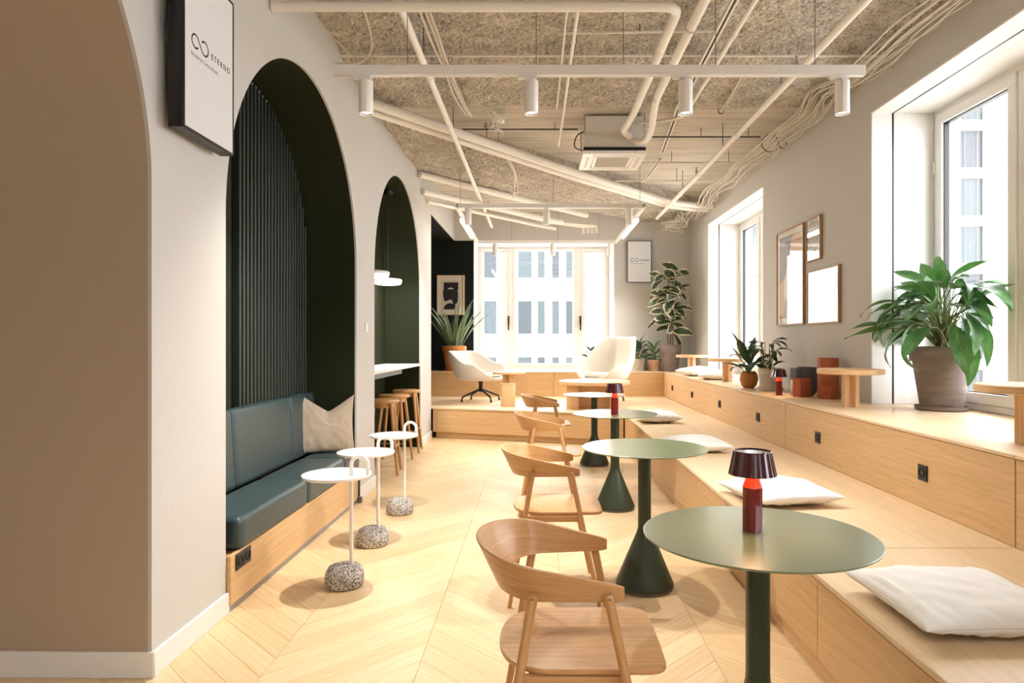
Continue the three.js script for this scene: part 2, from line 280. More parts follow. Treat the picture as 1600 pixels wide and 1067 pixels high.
// sprayed, lumpy beams under the slab
const lump = (x, d, s) => { const f = (k, q) => pn(x * k + 40, d * k + 40, 4096, 4096, s + q); return 0.55 * f(6, 0) + 0.32 * f(19, 1) + 0.42 * Math.abs(f(45, 2) - 0.5) * 2 - 0.55; };
function sprayed(name, profile, dOf, nx, nv, seed) {
  const L = [0]; for (let i = 1; i < profile.length; i++) L.push(L[i - 1] + Math.hypot(profile[i][0] - profile[i - 1][0], profile[i][1] - profile[i - 1][1]));
  const tot = L[L.length - 1], at = (v) => { const q = v * tot; let i = 1; while (i < L.length - 1 && L[i] < q) i++; const t = (q - L[i - 1]) / (L[i] - L[i - 1]); return [lerp(profile[i - 1][0], profile[i][0], t), lerp(profile[i - 1][1], profile[i][1], t)]; };
  const x0 = -1.5, x1 = XR + 0.02;
  const g = grid(nx, nv, (u, v) => {
    const x = lerp(x0, x1, u), [dd, y] = at(v), d = dOf(x, dd), k = lump(x, d + y * 2, seed), edge = smooth(0, 0.03, v) * smooth(1, 0.97, v);
    return new THREE.Vector3(x, y + Math.min(0.05 * k, YC + 0.02 - y) * edge, -Math.min(d, DE + 0.005) - 0.02 * (lump(x + 9, y * 3 + d, seed + 5)) * edge);
  }, (u, v) => [u * (x1 - x0), v * tot], true);
  return struct(name, g, spray);
}
sprayed('ceiling_beam', [[3.3, 3.505], [3.36, 3.49], [4.94, 3.485], [5.04, 3.42], [5.14, 3.395], [5.98, 3.39], [6.05, 3.42], [6.08, 3.51]], (x, d) => d, 400, 270, 301);
sprayed('ceiling_beam', [[0, 3.51], [0.04, 3.40], [0.12, 3.36], [1.86, 3.35], [1.98, 3.38], [2.04, 3.51]], (x, d) => 6.22 + 1.036 * (x + 1.5) + d, 420, 200, 310);

// windows of the right wall
function sideWindow(n, [d0, d1]) {
  const w = structGroup(`window_${n}`), X0 = XR - 0.003;
  const liner = (...a) => struct('reveal_panel', cbox(...a, 0.002), whitePaint, w);
  for (const [a, b] of [[d1 - 0.014, d1], [d0, d0 + 0.014]]) { liner(X0, 2.786, 0.812, WTOP, a, b); liner(2.80, 2.88, 0.812, WTOP, a, b); liner(2.881, 3.115, 0.812, WTOP, a + (a > d0 ? 0.004 : 0), b - (a > d0 ? 0 : 0.004)); struct('shadow_gap', cbox(2.786, 2.80, 0.812, WTOP, a + 0.001, b - 0.001, 0.0005), black, w); }
  liner(X0, 2.786, WTOP - 0.014, WTOP, d0 + 0.014, d1 - 0.014); liner(2.80, 2.88, WTOP - 0.014, WTOP, d0 + 0.014, d1 - 0.014); liner(2.881, 3.115, WTOP - 0.012, WTOP, d0 + 0.014, d1 - 0.014); struct('shadow_gap', cbox(2.786, 2.80, WTOP - 0.013, WTOP, d0, d1, 0.0005), black, w);
  const y0 = 0.812, y1 = 3.05, F = (a, b, c, d, e, f, bev = 0.004) => cbox(a, b, c, d, e, f, bev);
  const cols = [[d1 - 0.97, d1 - 0.014], [d0 + 0.97, d1 - 0.97], [d0 + 0.014, d0 + 0.97]];
  struct('window_frame', merge([F(3.115, 3.2, y1, WTOP, d0 + 0.014, d1 - 0.014), F(3.115, 3.2, y0, y0 + 0.05, d0 + 0.014, d1 - 0.014), ...cols.flatMap(([a, b]) => [F(3.115, 3.2, y0 + 0.05, y1, a, a + 0.04), F(3.115, 3.2, y0 + 0.05, y1, b - 0.04, b)])]), whitePaint, w);
  for (const [k, [a, b]] of cols.entries()) {
    const A = a + 0.042, B = b - 0.042, Y0 = y0 + 0.052, Y1 = y1 - 0.002, s = 0.075;
    const sash = struct('sash', merge([F(3.10, 3.18, Y0, Y0 + s, A, B), F(3.10, 3.18, Y1 - s, Y1, A, B), F(3.10, 3.18, Y0 + s, Y1 - s, A, A + s), F(3.10, 3.18, Y0 + s, Y1 - s, B - s, B)]), whitePaint, w);
    struct('gasket', merge([F(3.12, 3.16, Y0 + s, Y0 + s + 0.008, A + s, B - s, 0.001), F(3.12, 3.16, Y1 - s - 0.008, Y1 - s, A + s, B - s, 0.001), F(3.12, 3.16, Y0 + s, Y1 - s, A + s, A + s + 0.008, 0.001), F(3.12, 3.16, Y0 + s, Y1 - s, B - s - 0.008, B - s, 0.001)]), black, sash);
    struct('pane', F(3.138, 3.142, Y0 + s, Y1 - s, A + s, B - s, 0), glass, sash);
    if (k !== 1) for (const y of [1.25, 2.6]) struct('hinge', cyl(0.009, 0.009, y, y + 0.09, 10).translate(3.095, 0, -(k ? A - 0.005 : B + 0.005)), whitePaint, w);
  }
}
WIN.forEach((d, i) => sideWindow(i + 1, d));
{ // window of the end wall
  const w = structGroup('window_4'), x0 = -1.07, x1 = 1.332, D = 12.19, top = 3.02;
  for (const [a, b] of [[x0, x0 + 0.012], [x1 - 0.012, x1]]) struct('reveal_panel', cbox(a, b, 0.812, top, DE - 0.003, D - 0.02, 0.002), whitePaint, w);
  struct('reveal_panel', cbox(x0, x1, top - 0.012, top, DE - 0.003, D - 0.02, 0.002), whitePaint, w);
  const F = (a, b, c, d, q = D - 0.02, r = D + 0.06) => cbox(a, b, c, d, q, r, 0.004), m = [-0.47, 0.765];
  struct('window_frame', merge([F(x0, x1, 2.985, top - 0.012), F(x0, x1, 0.8, 0.86), F(x0, x0 + 0.06, 0.86, 2.985), F(x1 - 0.06, x1, 0.86, 2.985), F(m[0] - 0.05, m[0] + 0.05, 0.86, 2.985), F(m[1] - 0.05, m[1] + 0.05, 0.86, 2.985)]), whitePaint, w);
  const panes = [[x0 + 0.06, m[0] - 0.05, 1], [m[0] + 0.05, m[1] - 0.05, 0], [m[1] + 0.05, x1 - 0.06, 1]];
  for (const [a, b, opens] of panes) {
    const s = opens ? 0.06 : 0.04, sash = struct('sash', merge([F(a, b, 0.862, 0.862 + s, D - 0.035, D + 0.03), F(a, b, 2.983 - s, 2.983, D - 0.035, D + 0.03), F(a, a + s, 0.862 + s, 2.983 - s, D - 0.035, D + 0.03), F(b - s, b, 0.862 + s, 2.983 - s, D - 0.035, D + 0.03)]), whitePaint, w);
    if (opens) struct('gasket', merge([F(a + s, b - s, 2.975 - s, 2.983 - s, D - 0.02, D + 0.01), F(a > 0 ? a + s : b - s - 0.008, a > 0 ? a + s + 0.008 : b - s, 0.862 + s, 2.983 - s, D - 0.02, D + 0.01)]), black, sash);
    struct('pane', cbox(a + s, b - s, 0.862 + s, 2.983 - s, D - 0.004, D, 0), glass, sash);
  }
  for (const x of [m[0] - 0.03, m[1] + 0.03]) struct('handle', merge([cbox(x - 0.014, x + 0.014, 1.6, 1.76, D - 0.06, D - 0.035, 0.003), cbox(x - 0.012, x + 0.012, 1.5, 1.66, D - 0.085, D - 0.06, 0.005)]), black, w);
}

// ------------------------------------------------------------------ built-in oak seating
const XF = 1.072, XS = 2.065, YB = 0.41, YL = 0.81;              // bench front, ledge front, bench height, ledge height
const SEAM = [-2.4, 0.23, 2.897, 5.567, 8.19];
{
  const t = thing('bench', 'long low oak bench along the window side, white cushions lying on it', 'bench');
  for (let i = 0; i < 4; i++) mesh('seat_panel', cbox(XF, XS + 0.01, YB - 0.022, YB, SEAM[i] + 0.003, SEAM[i + 1] - 0.003, 0.002, 'z'), oakBench, t);
  const fs = [-2.4, -0.3, 1.2, 2.582, 4.484, 5.211, 5.802, 7.035, 8.2];
  for (let i = 0; i < 8; i++) mesh('front_panel', cbox(XF + 0.008, XF + 0.026, 0.082, YB - 0.030, fs[i] + 0.002, fs[i + 1] - 0.002, 0.0015, 'z'), oakPanel, t);
  mesh('plinth', cbox(XF + 0.03, XF + 0.05, 0, 0.082, -2.4, 8.2, 0.001, 'z'), oakPanel, t);
  const l = thing('window_ledge', 'broad oak ledge behind the bench carrying pots, vases and lamps under the windows', 'ledge');
  for (let i = 0; i < 4; i++) { mesh('top_panel', cbox(XS - 0.004, XR - 0.001, YL - 0.016, YL, SEAM[i] + 0.001, (i === 3 ? DE - 0.002 : SEAM[i + 1] - 0.001), 0.002, 'z'), oakBench, l); mesh('front_panel', cbox(XS, XS + 0.018, YB + 0.001, YL - 0.019, SEAM[i] + 0.0035, SEAM[i + 1] - 0.0035, 0.0015, 'z'), oakPanel, l); }
  mesh('front_panel', cbox(XS, XS + 0.018, YB + 0.001, YL - 0.019, SEAM[4] + 0.0025, 10.88, 0.0015, 'z'), oakPanel, l);
  for (const [a, b] of WIN) mesh('sill_panel', cbox(XR - 0.001, 3.2, YL - 0.016, YL, a + 0.002, b - 0.002, 0.002, 'z'), oakBench, l);
  const p = thing('platform', 'raised oak platform across the window end with two white armchairs on it', 'platform');
  mesh('deck_panel', plate([[-2.7, 9.12], [-1.40, 9.065], [XF, 8.27], [XF, 8.193], [XS - 0.002, 8.193], [XS - 0.002, 10.88], [-2.7, 10.88]], YB - 0.022, YB, 0.002, 'x'), oakBench, p);
  const slant = Math.atan2(9.065 - 8.27, XF + 1.40), L = Math.hypot(9.065 - 8.27, XF + 1.40);
  const edge = (name, y0, y1, back, mat, a = 0, b = L, th = 0.018) => { const g = cbox(a, b, y0, y1, back, back + th, 0.0015, 'x'); g.rotateY(-slant); g.translate(-1.40, 0, -9.065); return mesh(name, g, mat, p); };
  edge('front_panel', 0.082, YB - 0.027, 0.008, oakPanel, 0.06, L / 2 + 0.22); edge('front_panel', 0.082, YB - 0.027, 0.008, oakPanel, L / 2 + 0.223, L); edge('front_panel', 0.082, YB - 0.027, 0.008, oakPanel, 0, 0.057); edge('plinth', 0, 0.082, 0.05, oakPanel, 0.03, L);
  const u = thing('window_step', 'upper oak step under the end window with potted plants standing on it', 'step');
  mesh('top_panel', cbox(-2.7, XS - 0.006, YL - 0.016, YL, 10.872, DE - 0.002, 0.002, 'x'), oakBench, u);
  mesh('front_panel', cbox(-2.7, 0.28, YB + 0.001, YL - 0.019, 10.88, 10.9, 0.0015, 'x'), oakPanel, u); mesh('front_panel', cbox(0.283, XS - 0.003, YB + 0.001, YL - 0.019, 10.88, 10.9, 0.0015, 'x'), oakPanel, u);
  mesh('sill_panel', cbox(-1.068, 1.33, YL - 0.016, YL, DE - 0.001, 12.19, 0.002, 'x'), oakBench, u);
}
// power sockets in the ledge front
{
  const src = thing('power_socket', 'black power socket on the ledge front nearest the camera, above the large white cushion', 'socket', [XS - 0.0005, 0.60, 3.584], 0, 'sockets along the ledge front');
  mesh('cover_plate', cbox(-0.009, 0, -0.042, 0.042, -0.041, 0.041, 0.003), black, src);
  const ring = lathe([[0.0215, 0], [0.0215, 0.004], [0.025, 0.004], [0.026, 0.002], [0.026, 0]], 24).rotateZ(Math.PI / 2).translate(-0.009, 0, 0); mesh('socket_ring', ring, blackMatt, src);
  mesh('contact', merge([-1, 1].map((s) => cyl(0.0025, 0.0025, 0, 0.0015, 8).rotateZ(Math.PI / 2).translate(-0.0092, 0, s * 0.0095))), steel, src);
  const what = ['black power socket on the ledge front below the round oak table and tall orange vase', 'black power socket on the ledge front below the square orange vase and small red lamp', 'black power socket on the ledge front below the strappy plant in the round orange pot', 'black power socket on the ledge front below the two farther white cushions', 'small black power socket on the ledge front deepest in the room, near the platform corner'];
  [4.922, 6.252, 7.56, 8.897, 10.18].forEach((d, i) => dup(src, what[i], [XS - 0.0005, 0.597, d]));
}

// ------------------------------------------------------------------ green niche with upholstered bench
{
  const at = (o) => { o.position.set(-1.52, 0, 0); o.rotation.y = -Math.atan(WT); return o; }, s0 = ARCH[1] - RAD + 0.004, s1 = ARCH[1] + RAD - 0.004;
  const b = at(thing('banquette', 'built-in bench in the dark arch with grey-green leather cushions on an oak base', 'bench'));
  mesh('base_panel', cbox(0.002, 0.022, 0.035, 0.272, s0, s1, 0.002, 'z'), oakPanel, b); mesh('base_panel', cbox(-0.42, 0.001, 0.0, 0.262, s0, s1, 0.002, 'z'), oakPanel, b);
  mesh('plinth', cbox(0.002, 0.012, 0, 0.033, s0, s1, 0.001, 'z'), std({ color: hex('#9c9992'), roughness: 0.6 }), b);
  const cushion = (x0, x1, y0, y1, a, c, r) => {               // softly crowned, rounded box with its axes along the wall
    const n = 20, hx = (x1 - x0) / 2, hy = (y1 - y0) / 2, hz = (c - a) / 2, g = new THREE.BoxGeometry(2, 2, 2, n, n, n), p = g.attributes.position;
    for (let i = 0; i < p.count; i++) {
      const q = [p.getX(i), p.getY(i), p.getZ(i)], h = [hx, hy, hz], t = q.map((v, k) => Math.sign(v) * Math.pow(Math.abs(v), 0.6) * h[k]), inner = t.map((v, k) => clamp(v, -(h[k] - r), h[k] - r)), e = t.map((v, k) => v - inner[k]), l = Math.hypot(...e) || 1;
      const out = inner.map((v, k) => v + e[k] / l * Math.min(r, Math.max(...e.map(Math.abs)) > 0 ? r : 0)), crown = 0.006 * (1 - (out[0] / hx) ** 2) * (1 - (out[2] / hz) ** 2);
      p.setXYZ(i, out[0] + (x0 + x1) / 2, out[1] + (y0 + y1) / 2 + Math.sign(out[1]) * crown, -(out[2] + (a + c) / 2));
    }
    const h = g.toNonIndexed(), P = h.attributes.position; for (let i = 0; i < P.count; i += 3) { const t = [P.getX(i + 1), P.getY(i + 1), P.getZ(i + 1)]; P.setXYZ(i + 1, P.getX(i + 2), P.getY(i + 2), P.getZ(i + 2)); P.setXYZ(i + 2, ...t); }
    return toCreasedNormals(boxUV(h, 'z'), 0.9);
  };
  for (const [a, c] of [[3.30, 4.247], [4.253, 5.027], [5.033, s1]]) mesh('seat_cushion', cushion(-0.30, 0.03, 0.268, 0.432, a, c, 0.035), leather, b);
  for (const [a, c] of [[s0, 4.01], [4.015, 4.93], [4.935, s1]]) { const m = mesh('back_cushion', cushion(-0.042, 0.042, -0.235, 0.235, a, c, 0.02), leather, b); m.position.set(-0.37, 0.655, 0); m.rotation.z = 0.07; }
  const k = thing('double_socket', 'black double power socket on the oak base of the leather bench', 'socket'); onWall(k, 0.0225, 0.225, 3.30);
  for (const e of [0, 0.081]) { mesh('cover_plate', cbox(0, 0.008, -0.04, 0.04, e - 0.04, e + 0.04, 0.003), black, k); mesh('socket_ring', lathe([[0.0205, 0], [0.0205, 0.004], [0.024, 0.004], [0.025, 0]], 20).rotateZ(-Math.PI / 2).translate(0.008, 0, -e), blackMatt, k); }
  { const o = at(thing('cable_trunking', 'black cable strip with a small grey box at the far end of the leather bench', 'cable strip')); mesh('strip', cbox(0.023, 0.033, 0.052, 0.26, s1 - 0.03, s1 - 0.004, 0.002, 'y'), black, o); mesh('outlet_box', cbox(0.023, 0.05, 0.001, 0.05, s1 - 0.05, s1 - 0.002, 0.003), steelDark, o); }
  // slatted back wall
  const sl = at(thing('slat_panel', 'dark green vertical slat panelling on the back of the arched bench niche', 'panelling'));
  mesh('backing', cbox(-0.4335, -0.428, 0.9, 2.9, 4.15, 5.43, 0.001), black, sl); mesh('side_board', cbox(-0.434, -0.40, 0.89, 2.9, 3.6, 4.12, 0.002), greenPaint, sl);
  const slatMat = std({ color: hex('#28302a'), roughness: 0.45 });
  for (let i = 0; i < 22; i++) { const d = 4.215 + i * 0.0555, top = SPRING + Math.sqrt(Math.max(0.02, (RAD - 0.02) ** 2 - (d - ARCH[1]) ** 2)) - 0.015; mesh('slat', cbox(-0.428, -0.385, 0.892, top, d - 0.0135, d + 0.0135, 0.003, 'y'), slatMat, sl); if (i < 8) mesh('fixing', new THREE.SphereGeometry(0.006, 8, 6).translate(-0.383, top - 0.012, -d), steel, sl); }
}
// ------------------------------------------------------------------ bar niche: counter and pendants
{
  const c = thing('bar_counter', 'pale grey counter board fixed across the second dark arch above the stools', 'counter'); c.position.set(-1.52, 0, 0); c.rotation.y = -Math.atan(WT);
  const a = ARCH[2] - RAD + 0.003, b = ARCH[2] + RAD - 0.003, grey = std({ color: hex('#cfd2cd'), roughness: 0.35 }), under = std({ color: hex('#6d7578'), roughness: 0.5 });
  mesh('top_board', cbox(-0.434, 0.0, 1.0, 1.03, a, b, 0.003, 'z'), grey, c); mesh('support_rail', cbox(-0.434, -0.12, 0.93, 0.999, a, b - 0.5, 0.003, 'z'), under, c);
  const src = thing('pendant_lamp', 'glowing disc pendant lamp over the bar counter, farther and lower of the two', 'lamp', [-1.655, 1.935, 7.5], 0, 'pendants over the bar');
  mesh('shade', lathe([[0, 0.075], [0.05, 0.075], [0.145, 0.062], [0.155, 0.05], [0.155, 0.035], [0.15, 0.03], [0, 0.03]], 40), whiteMetal, src);
  mesh('diffuser', lathe([[0, 0.03], [0.148, 0.03], [0.15, 0.02], [0.14, 0.004], [0.11, -0.002], [0, -0.004]], 40), glow([1, 0.87, 0.68], 2.2), src);
  mesh('cord', sweep([V(0, 0.075, 0), V(0, 1.02, 0)], 0.003, 6), black, src); mesh('ceiling_cup', lathe([[0, 1.0], [0.06, 1.0], [0.062, 1.01], [0.062, 1.045], [0, 1.05]], 24), black, src);
  dup(src, 'glowing disc pendant lamp over the bar counter, nearer one half hidden by the wall', [-1.655, 1.955, 6.86]);
  for (const d of [7.5, 6.86]) { const l = new THREE.PointLight(new THREE.Color().setRGB(...WARM), 3.2); l.position.set(-1.655, 1.9, -d); l.castShadow = true; l.shadow.radius = 5; scene.add(l); }
}
// ------------------------------------------------------------------ bar stools
{
  const src = thing('bar_stool', 'round oak bar stool nearest the camera, partly behind the white tables', 'stool', [-1.523, 0, 6.65], 0.1, 'bar stools at the counter');
  mesh('seat', lathe([[0, 0.722], [0.12, 0.722], [0.158, 0.728], [0.167, 0.722], [0.167, 0.706], [0.155, 0.695], [0, 0.693]], 40), oakChair, src);
  mesh('seat_ring', lathe([[0.085, 0.65], [0.115, 0.65], [0.118, 0.692], [0.085, 0.692], [0.085, 0.65]], 28), oakChair, src);
  for (const [sx, sz] of [[1, 1], [1, -1], [-1, 1], [-1, -1]]) mesh('leg', sweep([new THREE.Vector3(sx * 0.095, 0.693, sz * 0.095), new THREE.Vector3(sx * 0.165, 0, sz * 0.165)], (t) => lerp(0.019, 0.0135, t), 12), oakChair, src);
  const y = 0.22, r = lerp(0.165, 0.095, y / 0.693);
  for (let i = 0; i < 4; i++) { const a = i * Math.PI / 2; const h = i % 2 ? 0.05 : 0; mesh('foot_rail', sweep([new THREE.Vector3(-r - 0.02, y + h, r).applyAxisAngle(new THREE.Vector3(0, 1, 0), a), new THREE.Vector3(r + 0.02, y + h, r).applyAxisAngle(new THREE.Vector3(0, 1, 0), a)], 0.006, 8), steel, src); }
  dup(src, 'round oak bar stool in the middle of the row of three at the counter', [-1.537, 0, 7.25], -0.05); dup(src, 'round oak bar stool farthest from the camera, by the end of the wall', [-1.54, 0, 7.97], 0.06);
}
// ------------------------------------------------------------------ white side tables on granite feet
{
  const src = thing('side_table', 'white handled tray table on a granite foot, nearest of the row of three', 'side table', [-0.985, 0, 3.58], 0, 'white tray tables by the leather bench');
  mesh('tray', lathe([[0, 0.588], [0.172, 0.588], [0.177, 0.596], [0.180, 0.596], [0.180, 0.586], [0.175, 0.581], [0, 0.581]], 48).translate(-0.078, 0, 0), whiteMetal, src);
  const hoop = []; for (let i = 0; i <= 16; i++) { const a = Math.PI * (1 - i / 16); hoop.push(V(0.044 + 0.044 * Math.cos(a), 0.645 + 0.044 * Math.sin(a), 0)); }
  mesh('pole', sweep([V(0, 0.1, 0), V(0, 0.585, 0)], 0.0105, 14), whiteMetal, src); mesh('handle', sweep([V(0, 0.583, 0), ...hoop, V(0.088, 0.583, 0)], 0.0105, 12), whiteMetal, src);
  const g = lathe([[0, 0], [0.088, 0], [0.097, 0.01], [0.101, 0.04], [0.097, 0.075], [0.082, 0.103], [0.055, 0.116], [0, 0.119]], 40, 1.2), p = g.attributes.position;
  for (let i = 0; i < p.count; i++) { const x = p.getX(i), y = p.getY(i), z = p.getZ(i), k = 1 + 0.05 * (pn(x * 20 + 50, z * 20 + y * 14 + 50, 999, 999, 4) - 0.5); p.setXYZ(i, x * k * 1.02 - 0.036, y, z * k); }
  mesh('granite_foot', toCreasedNormals(boxUV(g, 'x'), 1.2), granite, src);
  dup(src, 'white handled tray table on a granite foot, middle of the row of three', [-1.012, 0, 4.30], 0.03); dup(src, 'white handled tray table on a granite foot, farthest, in front of the bar stools', [-0.997, 0, 5.084], -0.03);
}
// ------------------------------------------------------------------ round green cafe tables
const TABLES = [[0.646, 1.96], [0.573, 3.56], [0.613, 5.24], [0.613, 7.1]];
{
  const labels = ['round green pedestal table nearest the camera with a dark red lamp on it', 'round green pedestal table, second in the row, nothing standing on it', 'round green pedestal table, third in the row, small red lamp on it', 'round green pedestal table, last of the row, in front of the platform'];
  const src = thing('cafe_table', labels[0], 'table', [TABLES[0][0], 0, TABLES[0][1]], 0, 'green cafe tables along the bench');
  mesh('table_top', lathe([[0, 0.74], [0.3285, 0.74], [0.33, 0.739], [0.33, 0.7355], [0.328, 0.734], [0.1, 0.732], [0, 0.732]], 96, 0.3), tableGreen, src);
  mesh('pole', cyl(0.0345, 0.0345, 0.29, 0.73, 32), tableBase, src);
  mesh('cone_base', lathe([[0.0346, 0.335], [0.0355, 0.315], [0.040, 0.295], [0.150, 0.034], [0.1525, 0.026], [0.1525, 0.015], [0, 0.015]], 48, 0.5), tableBase, src);
  mesh('foot_ring', lathe([[0, 0], [0.146, 0], [0.149, 0.003], [0.149, 0.015], [0, 0.0152]], 48), steelDark, src);
  for (let i = 1; i < 4; i++) dup(src, labels[i], [TABLES[i][0], 0, TABLES[i][1]]);
}
// ------------------------------------------------------------------ dark red table lamps
{
  const red = phys({ color: hex('#74121a'), roughness: 0.22, clearcoat: 0.6, clearcoatRoughness: 0.1 }), neck = phys({ color: hex('#e0401c'), roughness: 0.4 }), shadeM = phys({ color: hex('#450d1a'), roughness: 0.16, clearcoat: 0.8, clearcoatRoughness: 0.08 }), cap = std({ color: hex('#5d4a50'), roughness: 0.12, metalness: 0.7 });
  const src = thing('table_lamp', 'dark red cordless lamp with pleated shade on the nearest green table', 'lamp', [0.64, 0.74, 1.99], 0, 'dark red table lamps');
  const prism = (pts, n, k) => { const g = new THREE.LatheGeometry(pts.map(([r, y]) => new THREE.Vector2(r, y)), n * (k ? 2 : 1)); if (k) { const p = g.attributes.position; for (let i = 0; i < p.count; i++) { const a = Math.atan2(p.getX(i), p.getZ(i)), q = Math.round(a / (Math.PI / n)) % 2 ? 1 - k : 1; p.setX(i, p.getX(i) * q); p.setZ(i, p.getZ(i) * q); } } return toCreasedNormals(g, 0.15); };
  mesh('body', prism([[1e-4, 0], [0.0285, 0], [0.029, 0.002], [0.029, 0.128], [0.028, 0.13], [1e-4, 0.13]], 12), red, src);
  mesh('neck', prism([[0.0285, 0.13], [0.019, 0.158], [0.017, 0.178], [1e-4, 0.179]], 24), neck, src);
  mesh('shade', prism([[0.0695, 0.167], [0.0555, 0.235], [0.0535, 0.237], [0.0525, 0.235], [0.066, 0.169], [0.0695, 0.167]], 30, 0.025), shadeM, src);
  mesh('shade_cap', lathe([[0, 0.234], [0.052, 0.234], [0.053, 0.2305], [0, 0.2305]], 30), cap, src);
  mesh('bulb', lathe([[0, 0.227], [0.03, 0.227], [0.03, 0.22], [0, 0.219]], 24), glow([1, 0.75, 0.45], 3), src);
  dup(src, 'dark red cordless lamp with pleated shade on the third green table', [0.603, 0.74, 5.17]); dup(src, 'dark red cordless lamp on the oak ledge between plant pots and vases', [2.211, YL, 6.125]);
  for (const [x, y, d] of [[0.64, 0.74, 1.99], [0.603, 0.74, 5.17], [2.211, YL, 6.125]]) { const l = new THREE.PointLight(new THREE.Color().setRGB(1, 0.62, 0.30), 0.3); l.position.set(x, y + 0.208, -d); l.castShadow = true; l.shadow.radius = 1; scene.add(l); }
}
// ------------------------------------------------------------------ oak armchairs at the tables
{
  const src = thing('armchair', 'oak armchair with curved low back, nearest the camera at the first green table', 'chair', [0.10, 0, 1.935], 0, 'oak armchairs at the green tables');
  const s = new THREE.Shape(); s.moveTo(0.19, -0.205); s.quadraticCurveTo(0.245, -0.2, 0.243, -0.15); s.quadraticCurveTo(0.252, 0, 0.243, 0.15); s.quadraticCurveTo(0.245, 0.2, 0.19, 0.205); s.lineTo(-0.06, 0.205); s.bezierCurveTo(-0.16, 0.2, -0.205, 0.12, -0.205, 0); s.bezierCurveTo(-0.205, -0.12, -0.16, -0.2, -0.06, -0.205); s.closePath();
  const seat = plate(s, 0.440, 0.455, 0.003, 'x', 12); mesh('seat', seat, oakChair, src);
  // bent plywood back and arms: a band along a U, leaning outward at the back
  const path = (t) => {                                            // t 0..1 from one arm tip round the back to the other; centre line (x, z) and outward normal
    const xs = 0.125, xb = -0.08, hw = 0.213, La = xs - xb, Lc = Math.PI * 0.5 * (hw + 0.152), tot = 2 * La + Lc, q = t * tot;
    if (q < La) return [xs - q, -hw, 0, -1]; if (q > La + Lc) return [xb + (q - La - Lc), hw, 0, 1];
    const a = (q - La) / Lc * Math.PI, x = -Math.sin(a), z = -Math.cos(a); const n = Math.hypot(x / 0.152, z / hw); return [xb + x * 0.152, z * hw, x / 0.152 / n, z / hw / n];
  };
  const band = (t, k, side) => {                                   // k 0 bottom .. 1 top, side -1 inside .. 1 outside
    const [x, z, nx, nz] = path(t), b = Math.pow(Math.sin(Math.PI * clamp(t, 0, 1)), 1.2), e = Math.min(t, 1 - t) * 2, top = e < 0.5 ? lerp(0.673, 0.728, e / 0.5) : lerp(0.728, 0.752, Math.sin((e - 0.5) * Math.PI)), bot = 0.634 - 0.008 * b, tip = smooth(0, 0.02, t) * smooth(1, 0.98, t);
    const y = lerp(lerp(bot, bot + 0.004, 1 - tip), lerp(top - 0.003, top, tip), k), lean = 0.06 * b * (k - 0.4) + side * 0.0065; return new THREE.Vector3(x + nx * lean, y, z + nz * lean);
  };
  const N = 72, ring = [[0, -1], [0, -0.4], [0, 0.4], [0, 1], [0.03, 1], [0.97, 1], [1, 0.5], [1, -0.5], [0.97, -1], [0.03, -1]];
  const g = grid(N, ring.length, (u, v) => { const [k, sd] = ring[Math.round(v * ring.length) % ring.length]; return band(u, k, sd); }, (u, v) => { const [k, sd] = ring[Math.round(v * ring.length) % ring.length]; return [u * 1.0, k * 0.12 + sd * 0.01]; });
  const caps = [0, 1].map((u) => { const c = [], p = ring.map(([k, sd]) => band(u, k, sd)); for (let i = 1; i < p.length - 1; i++) { const q = u ? [p[0], p[i], p[i + 1]] : [p[0], p[i + 1], p[i]]; q.forEach((w) => c.push(w.x, w.y, w.z)); } const e = new THREE.BufferGeometry(); e.setAttribute('position', new THREE.Float32BufferAttribute(c, 3)); return boxUV(e, 'y'); });
  caps.forEach((c) => c.computeVertexNormals());
  mesh('backrest', toCreasedNormals(merge([g, ...caps]), 0.6), oakChair, src);
  for (const sz of [-1, 1]) {
    const z0 = sz * 0.228, z1 = sz * 0.243, leg = (x0, x1) => { const pts = [new THREE.Vector3(x0, 0.657, z0), new THREE.Vector3(lerp(x0, x1, 0.02), 0.645, z0), new THREE.Vector3(lerp(x0, x1, 0.5), 0.33, lerp(z0, z1, 0.5)), new THREE.Vector3(x1, 0.0, z1)]; return sweep(pts, (t) => t < 0.3 ? 0.0095 + 0.0035 * Math.min(1, t * 3 + 0.3) : lerp(0.0135, 0.010, (t - 0.3) / 0.7), 12); };
    for (const [a, b] of [[-0.107, -0.222], [0.082, 0.222]]) { const l = mesh('leg', leg(a, b), oakChair, src); mesh('screw', cyl(0.003, 0.003, 0, 0.0012, 10).rotateX(sz * Math.PI / 2).translate(lerp(a, b, 0.02), 0.648, z0 + sz * 0.0118), steelDark, l); }
    mesh('side_rail', cbox(-0.15, 0.135, 0.408, 0.4385, sz > 0 ? -sz * 0.212 : 0.188, sz > 0 ? -0.188 : 0.212, 0.002, 'x'), oakChair, src);
  }
  mesh('cross_rail', cbox(0.05, 0.075, 0.408, 0.4385, -0.187, 0.187, 0.002, 'z'), oakChair, src); mesh('cross_rail', cbox(-0.12, -0.095, 0.408, 0.4385, -0.187, 0.187, 0.002, 'z'), oakChair, src);
  dup(src, 'oak armchair with curved low back at the second green table', [0.085, 0, 3.53], 0.02); dup(src, 'oak armchair with curved low back at the third green table', [0.10, 0, 5.22], -0.03); dup(src, 'oak armchair with curved low back, farthest, before the platform', [0.105, 0, 7.02], 0.02);
}
